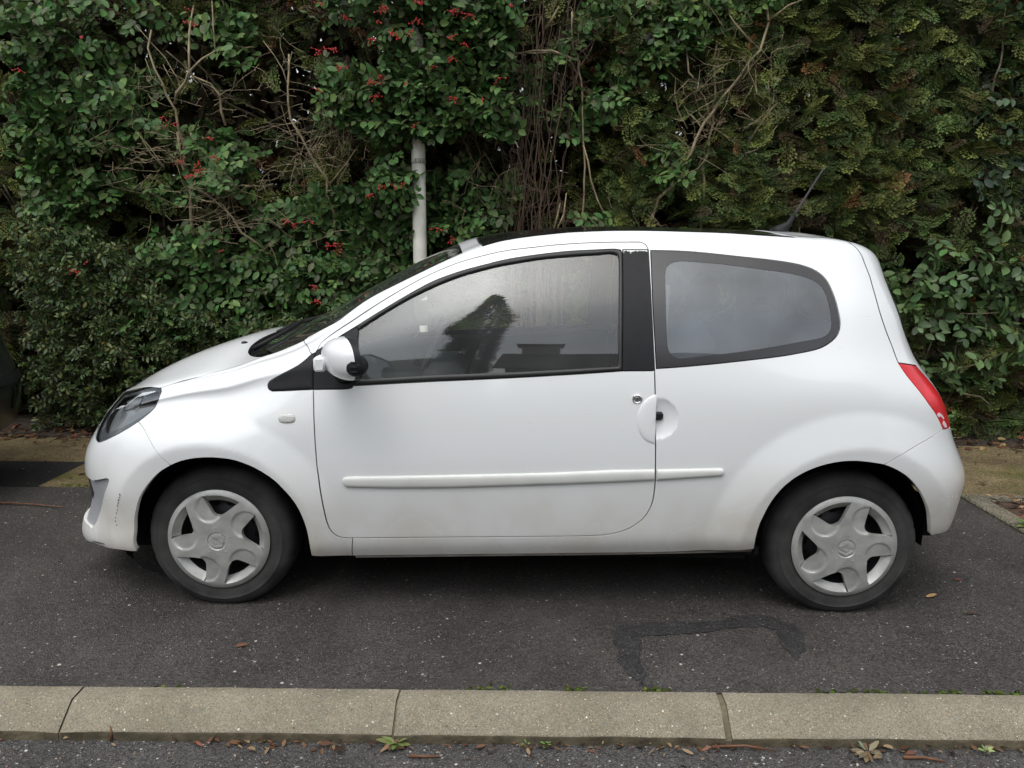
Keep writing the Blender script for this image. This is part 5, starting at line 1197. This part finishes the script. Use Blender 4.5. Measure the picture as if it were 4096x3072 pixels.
mb.tube(ring,.014,8,cap=False);mb.box(c+np.array((-.02,0,0)),(.05,.16,.10),rot=Matrix.Rotation(-tilt,4,'Y'),bev=.02);mb.tube([c+np.array((0,-.17,0)),c+np.array((0,.17,0))],.013,8);mb.tube([c,c+np.array((-.25,0,-.12))],.035,10)
mb.build('steering_wheel',M_int,car,sharp=.7)
MB().box((-.42,0,1.245),(.03,.23,.07),bev=.012).tube([(-.42,0,1.25),(-.36,0,1.35)],.008,6).build('cabin_mirror',M_int,screen,sharp=.7)
both('door_lining',[pd('door_front','door_bottom','door_rear_low',[TV['pil_bottom'][-1]],'seal_bottom','trim_bottom',offset=-.055,rim=0,inset=.01,grid=.04)],M_int,D)
both('side_lining',[pd([(.47,.70),(.47,.10),(.84,.10),(.90,.45),(1.25,.50),(1.25,.66),(1.20,.72)],offset=-.05,rim=0,inset=0,grid=.04)],M_int,SD)
tt_,vv_=np.meshgrid(np.linspace(-.28,1.22,40),np.linspace(1.20,2*VC-1.20,24),indexing='ij')
P,N,_,_=SN(np.stack([tt_.ravel(),vv_.ravel()],1));P=P-N*.035
F=[(i*24+j,(i+1)*24+j,(i+1)*24+j+1,i*24+j+1) for i in range(39) for j in range(23)]
link('headlining',mesh_np('headlining',P,np.array(F)),M_intl,car)
for s in(-1,1):
    mb=MB().tube([(.50,s*.64,1.24),(.49,s*.66,1.0),(.47,s*.66,.65)],.012,5);mb.build('seat_belt',mat('belt_webbing',(.25,.25,.24),.8),car,smooth=True)
MB().tube([(.03,.58,1.335),(.06,.56,1.31),(.20,.555,1.308),(.23,.575,1.33)],.011,8).build('grab_handle',M_intl,car,smooth=True)

# ------------------------------------------------------------------ litter, weeds, twigs on the ground
M_dead=mat('dead_leaf',(.15,.07,.03),.8,vcol='tone',spec=.25)
def litter(name,pts,size,base,label,cat,kind='stuff',flat=.35,lw=.5,alt=(.20,.14,.06)):
    P=np.array(pts);n=len(P);th=rng.uniform(0,6.28,n)
    ax=np.stack([np.cos(th),np.sin(th),rng.normal(0,.18,n)],1);nr=np.stack([rng.normal(0,flat,n),rng.normal(0,flat,n)-.2,np.ones(n)],1);l=rng.uniform(*size,n)
    v,f,c=leaf_arrays(P,ax,nr,l,l*lw*rng.uniform(.4,1.2,n),tones(n,base,.4,alt,.3,(.035,.02,.012),.25))
    o=link(name,mesh_np(name,v,f,c),M_dead,None,False);return tag(o,label,cat,kind=kind)
n=1500;x=rng.uniform(-4.2,4.2,n);y=1.93-np.abs(rng.normal(0,.10,n))+rng.uniform(0,.5,n)*(rng.random(n)<.6);z=.016+rng.uniform(0,.035,n)*(y>1.9)
litter('leaf_litter',np.stack([x,y,z],1),(.03,.075),(.085,.036,.018),'brown fallen leaves heaped along the foot of the hedge','leaf litter')
n=300;x=rng.uniform(-3.6,3.6,n);y=rng.uniform(.76,1.9,n);litter('scattered_leaves',np.stack([x,y,np.full(n,.010)],1),(.012,.05),(.10,.05,.02),'bits of leaf scattered over the mossy path','leaf litter',flat=.15)
n=2600;x=rng.uniform(2.535,4.2,n);y=rng.uniform(-1.2,.62,n);litter('mulch',np.stack([x,y,.012+rng.uniform(0,.03,n)],1),(.025,.075),(.13,.062,.034),'reddish brown bark and leaf mulch in the bed at the right','mulch',lw=.4,alt=(.30,.20,.11))
n=430;x=rng.uniform(-1.75,1.75,n);cl=np.clip(.5+.8*noise2(x,x*0,5.,3),.1,1);k=rng.random(n)<cl;x=x[k];n=len(x);y=ky(x)-.148-np.abs(rng.normal(0,.016,n));litter('gutter_litter',np.stack([x,y,-.080+rng.uniform(0,.008,n)],1),(.008,.040),(.11,.055,.03),'small dead leaves and twigs lying in the gutter along the kerb','leaf litter',lw=.42,flat=.3,alt=(.20,.14,.08))
n=130;x=rng.uniform(-1.8,1.8,n);y=rng.uniform(-1.62,-1.48,n);litter('road_grit',np.stack([x,y,np.full(n,-.083)],1),(.006,.018),(.16,.12,.09),'tiny leaf scraps and grit on the road in front of the kerb','grit',lw=.6,flat=.1,alt=(.4,.38,.34))
def one_leaf(name,x,y,z,l,w,ang,colr,label,cat='dead leaf',up=.25,group=None):
    a=np.array([[math.cos(ang),math.sin(ang),.08]]);v,f,c=leaf_arrays(np.array([[x,y,z]]),a,np.array([[.1,-up,1.]]),np.array([l]),np.array([w]),np.array([colr]))
    o=link(name,mesh_np(name,v,f,c),M_dead,None,False);return tag(o,label,cat,group)
one_leaf('dead_leaf',1.585,-.585,.006,.062,.016,.35,(.36,.22,.10),'small orange curled leaf on the asphalt right of the rear wheel')
one_leaf('dead_leaf',1.665,-.72,.005,.055,.012,-.1,(.05,.028,.022),'thin dark leaf on the asphalt beyond the orange curled one')
one_leaf('dead_leaf',1.79,-.41,.005,.035,.012,-.3,(.14,.045,.03),'little reddish leaf on the asphalt near the edging')
one_leaf('dead_leaf',-1.02,-1.05,.006,.045,.016,.3,(.13,.06,.035),'small brown leaf on the asphalt below the front wheel')
one_leaf('dead_leaf',-2.48,1.42,.012,.115,.05,.1,(.16,.055,.03),'large brown leaf lying on the path left of the front bumper',up=.5)
one_leaf('dead_leaf',-2.62,1.56,.012,.05,.03,.4,(.30,.24,.07),'yellow leaf on the path beyond the large brown leaf')
M_twr=mat('wet_twig',(.13,.055,.025),.6,var=.3,vscale=30)
def stick(pts,r,label,m=M_twr):
    o=MB().tube(pts,np.linspace(r,r*.5,len(pts)),6).build('twig',m,smooth=True);return tag(o,label,'twig')
tw=stick([(-3.02,.42,.008),(-2.80,.41,.010),(-2.62,.385,.012),(-2.47,.36,.006)],.005,'reddish twig lying on the asphalt left of the front bumper')
stick([(.545,-1.435,-.079),(.64,-1.44,-.070),(.73,-1.45,-.078)],.0045,'straight brown twig in the gutter right of the wide kerb joint')
stick([(-.345,-1.50,-.080),(-.30,-1.505,-.077),(-.255,-1.50,-.080)],.0052,'red brown stick on the road in front of the weed at the kerb joint')
stick([(1.09,-1.468,-.079),(1.15,-1.475,-.074),(1.20,-1.485,-.079)],.0055,'thick red brown stick in the gutter below the rear wheel')
stick([(-1.245,-1.455,-.080),(-1.245,-1.445,-.055),(-1.25,-1.443,-.040)],.0045,'short twig leaning on the kerb below the front bumper')
M_weed=leaf_mat('weed_leaf',.5)
def weed(name,x,y,z,n,L,lab,colr,dry=0,flat=.35,lw=.34,cat='weed'):
    th=np.linspace(0,2*math.pi,n,endpoint=False)+rng.normal(0,.25,n);el=rng.uniform(.1,.9,n)*flat*2
    ax=np.stack([np.cos(th)*np.cos(el),np.sin(th)*np.cos(el)*.8,np.sin(el)],1);nr=np.stack([-np.cos(th)*.6,-np.sin(th)*.6-.25,np.ones(n)],1);l=L*rng.uniform(.55,1.1,n)
    arr=[leaf_arrays(np.tile([x,y,z],(n,1))+ax*.006,ax,nr,l,l*lw,tones(n,colr,.2))]
    if dry:
        th=rng.uniform(0,6.28,dry);ax=np.stack([np.cos(th),np.sin(th)*.7-.3,rng.normal(0,.1,dry)],1);l=L*rng.uniform(.6,1.2,dry)
        arr.append(leaf_arrays(np.tile([x,y,z+.004],(dry,1)),ax,np.stack([rng.normal(0,.3,dry),rng.normal(0,.3,dry)-.2,np.ones(dry)],1),l,l*.24,tones(dry,(.17,.11,.06),.3)))
    o=foliage(name,arr,M_weed,None);return tag(o,lab,cat)
weed('weed',-.392,-1.445,-.078,15,.052,'weed with green and withered leaves growing at the thin kerb joint below the door',(.13,.17,.05),11)
weed('seedling',.085-.09,-1.442,-.080,7,.016,'tiny green seedling in the gutter, the left one of a pair',(.15,.24,.06),0,.5,.5,'seedling')
weed('seedling',.055,-1.440,-.078,8,.019,'tiny green seedling in the gutter, the right one of a pair',(.15,.24,.06),0,.5,.5,'seedling')
weed('seedling',1.345,-1.438,-.078,8,.022,'pale green seedling in the gutter near the right edge of the photo',(.20,.27,.10),0,.5,.5,'seedling')
weed('weed',.995,-1.45,-.078,9,.050,'withered grey green weed in the gutter below the rear wheel',(.17,.16,.09),5,.25)
weed('weed',2.50,.20,.02,9,.085,'green rosette weed on the edging of the mulch bed',(.12,.17,.05),0,.3)
def sprout(x,y,h,lab):
    arr=[];n=26;z=rng.uniform(.02,h,n);th=rng.uniform(0,6.28,n);ax=np.stack([np.cos(th),np.sin(th)-.3,rng.uniform(.1,.6,n)],1);l=rng.uniform(.035,.06,n)
    arr=[leaf_arrays(np.stack([x+rng.normal(0,.02,n),y+rng.normal(0,.02,n),z],1),ax,np.stack([rng.normal(0,.3,n),-.4+rng.normal(0,.2,n),np.ones(n)],1),l,l*.5,tones(n,(.075,.13,.04),.2))]
    return tag(foliage('sapling',arr,M_weed,None),lab,'sapling')
sprout(2.92,1.80,.24,'young leafy seedling at the foot of the hedge right of the car');sprout(2.62,1.85,.15,'low young seedling just behind the rear bumper')
# moss cushions along the back of the kerb and by the front bumper
M_moss=mat('moss',(.045,.062,.012),.95,vcol='tone',spec=.1)
P=[]
for a,b,c in ((.06,.20,14),(.36,.44,20),(.90,1.55,60),(-.20,-.05,14),(-1.2,-1.05,6),(-2.75,-2.3,0)):
    x=rng.uniform(a,b,c);P.append(np.stack([x,ky(x)+np.abs(rng.normal(0,.010,c))+.002,np.full(c,.004)],1))
n=120;x=rng.uniform(-2.72,-1.9,n);P.append(np.stack([x,.73+np.abs(rng.normal(0,.02,n)),np.full(n,.007)],1))
P=np.concatenate(P);n=len(P);v,f,c=leaf_arrays(P,unit(rng.normal(0,1,(n,3))*np.array([1,1,.3])),np.tile([0,-.2,1.],(n,1)),rng.uniform(.008,.02,n),rng.uniform(.008,.018,n),tones(n,(.050,.068,.014),.35))
tag(link('moss',mesh_np('moss',v,f,c),M_moss,None,False),'green moss tufts along the back edge of the kerb','moss',kind='stuff')
# fine twigs in the soil under the hedge
# ------------------------------------------------------------------ black car at the left edge
bx,by=-4.59,.35
bc=empty('parked_car',(bx,by,0),'black car cut off by the left edge of the photo, only its bumper corner showing','car')
M_bpaint=mat('black_paint',(.012,.012,.013),.40,coat=.6,spec=.4)
SC=np.array([1.0,1.02,1.10])
def bshift(P): return P*SC+np.array([-.12,0,.045])
def bpart(name,t0,t1,v0,v1,m,nt=60,nv=40,off=0.,parent=None):
    t_,v_=np.meshgrid(np.linspace(t0,t1,nt),np.linspace(v0,v1,nv),indexing='ij');P,N,_,_=SN(np.stack([t_.ravel(),v_.ravel()],1));P=bshift(P+N*off)
    F=[(i*nv+j,(i+1)*nv+j,(i+1)*nv+j+1,i*nv+j+1) for i in range(nt-1) for j in range(nv-1)]
    n=len(P);F2=F+[tuple(k+n for k in q[::-1]) for q in F];V=np.concatenate([P,P*np.array([1,-1,1.])])
    return link(name,mesh_np(name,V,F2),m,parent or bc)
body2=bpart('body',TMIN,TMAX,.02,VC,M_bpaint,110,60)
for a,b in ((-.60,.30),(.36,.95)): bpart('side_window',a,b,.76,1.10,M_gloss,24,10,.004)
bpart('windscreen',-.95,-.35,1.26,VC,M_gloss,20,10,.004)
bpart('bumper_strip',TMAX-.62,TMAX,.29,.34,M_black,30,5,.010,body2);bpart('lamp_recess',TMAX-.50,TMAX-.30,.12,.27,M_gloss,14,8,.005,body2)
P,N=tvp(TMAX-.40,.19);mb=MB().lathe([(.0001,0),(.03,.002),(.034,.008)],16,'X');V=np.concatenate(mb.v);o_=MB().add(V+bshift(P+N*.012)*np.array([1,1,1]),mb.f).build('fog_lamp',M_chrome,body2,smooth=True)
for x in(-1.25,.95):
    for s in(-1,1):
        wh=copy_tree(w0,bc);wh.location=(x,s*.66,.274);wh.rotation_euler=(0,0,0 if s<0 else math.pi)

# ------------------------------------------------------------------ across the road: what the side windows reflect
M_wall=mat('rendered_wall',(.50,.44,.34),.9,var=.12,vscale=3,bump=.3,bscale=120)
def tile_fn(n,b,tc):
    l=n.links.new;br=n.nodes.new('ShaderNodeTexBrick');br.inputs['Scale'].default_value=3.2;br.inputs['Color1'].default_value=(.075,.042,.030,1);br.inputs['Color2'].default_value=(.050,.030,.024,1);br.inputs['Mortar'].default_value=(.02,.014,.012,1);br.inputs['Mortar Size'].default_value=.03
    l(tc.outputs['Object'],br.inputs['Vector']);l(br.outputs[0],b.inputs['Base Color'])
M_tile=mat('roof_tiles',(.06,.035,.026),.85,fn=tile_fn)
M_wood=mat('window_frame',(.55,.55,.53),.6);M_doorw=mat('front_door',(.10,.05,.03),.5);M_gut=mat('gutter',(.12,.11,.10),.5);M_pane=mat('house_pane',(.02,.025,.03),.08,spec=.6)
def house(x0,x1,lab,chim,wins,doorx):
    yf,yb,ez,rz=-12.,-18.4,4.5,6.95;ym=(yf+yb)/2;c=(x0+x1)/2;t=empty('house',(c,ym,-.08),lab,'house','houses across the road');o=np.array([c,ym,-.08])
    V=np.array([(x,y,z) for x in(x0,x1) for y,z in((yf,-.1),(yf,ez),(ym,rz-.15),(yb,ez),(yb,-.1))])-o
    MB().add(V,[(0,1,2,3,4),(9,8,7,6,5),(0,5,6,1),(3,8,9,4)]).build('wall',M_wall,t)
    e=.45;P=[(yf+e,ez-.34),(ym,rz),(yb-e,ez-.34),(yb-e,ez-.48),(ym,rz-.16),(yf+e,ez-.48)]
    V=np.array([(x,y,z) for x in(x0-.3,x1+.3) for y,z in P])-o;n=6
    rf=MB().add(V,[tuple(range(6)),tuple(range(11,5,-1))]+[(i,(i+1)%6,(i+1)%6+6,i+6) for i in range(6)]).build('roof',M_tile,t)
    MB().box(np.array((chim,ym+.3,rz+.25))-o,(.75,.55,1.1),bev=.02).build('chimney',M_wall,rf,sharp=.6)
    MB().box(np.array((chim,ym+.3,rz+.84))-o,(.92,.7,.10)).box(np.array((chim,ym+.3,rz+1.04))-o,(.98,.74,.07)).build('chimney_cap',M_gut,rf)
    MB().tube([np.array((x0-.3,yf+e+.05,ez-.42))-o,np.array((x1+.3,yf+e+.05,ez-.42))-o],.07,8).build('gutter',M_gut,t,smooth=True)
    for wx,wz in wins:
        f=MB()
        for d in(-.55,.55): f.box(np.array((wx+d,yf+.02,wz))-o,(.10,.10,1.3))
        for d in(-.65,.65): f.box(np.array((wx,yf+.02,wz+d))-o,(1.2,.11,.10))
        f.box(np.array((wx,yf+.02,wz))-o,(.07,.09,1.22));f=f.build('window',M_wood,t)
        MB().box(np.array((wx,yf+.012,wz))-o,(1.02,.03,1.22)).build('pane',M_pane,f)
    d=MB().box(np.array((doorx,yf+.02,.98))-o,(.95,.08,2.1),bev=.01).build('door',M_doorw,t,sharp=.6)
    MB().box(np.array((doorx+.36,yf+.08,1.0))-o,(.12,.05,.03),bev=.01).build('handle',M_chrome,d)
house(-12.5,-2.35,'house with brown tiled roof mirrored low at the left of the door window','' or -8.,[(-10.8,1.4),(-8.2,1.4),(-4.,1.4),(-10.8,3.5),(-7.,3.5),(-4.,3.5)],-6.)
house(-.55,10.5,'house with a chimney mirrored low at the right of the door window',-.0,[(1.2,1.4),(5.2,1.4),(8.6,1.4),(1.2,3.4),(4.9,3.4),(8.6,3.4)],3.2)
t=empty('conifer',(-.95,-7.1,-.08),'dark columnar conifer mirrored in the middle of the door window','conifer')
MB().tube([(0,0,0),(0,0,9.2)],[.14,.02],8).build('trunk',M_bark,t,smooth=True)
n=5200;z=rng.uniform(.5,9.9,n)**1.0;th=rng.uniform(0,6.28,n);R=.56*np.clip((10.0-z)/2.2,0.02,1)**.6*np.interp(z,[0,2.5,5,6.3],[.42,.46,.62,1])*(1+.12*np.sin(z*2.1+th*2));r=R*np.sqrt(rng.uniform(.25,1,n))
pos=np.stack([r*np.cos(th)-.10*np.clip(z-5,0,5),r*np.sin(th),z],1);ax=np.stack([np.cos(th),np.sin(th),rng.uniform(.6,1.6,n)],1)
foliage('foliage',sprays(pos,ax,np.stack([-np.sin(th),np.cos(th),rng.normal(0,.4,n)],1),rng.uniform(.16,.30,n)*np.interp(z,[0,3.8,6],[.75,.8,1.15]),tones(n,(.020,.034,.014),.3)),M_th,t)
sheet('far_pavement',[(-40,-6.3),(40,-6.3),(40,-8.0),(-40,-8.0)],-.03,M_path,.1)
# lawn strip in front of the houses
sheet('lawn',[(-40,-8.0),(40,-8.0),(40,-40),(-40,-40)],-.06,mat('lawn_grass',(.05,.075,.022),.95,var=.4,vscale=6),.05)
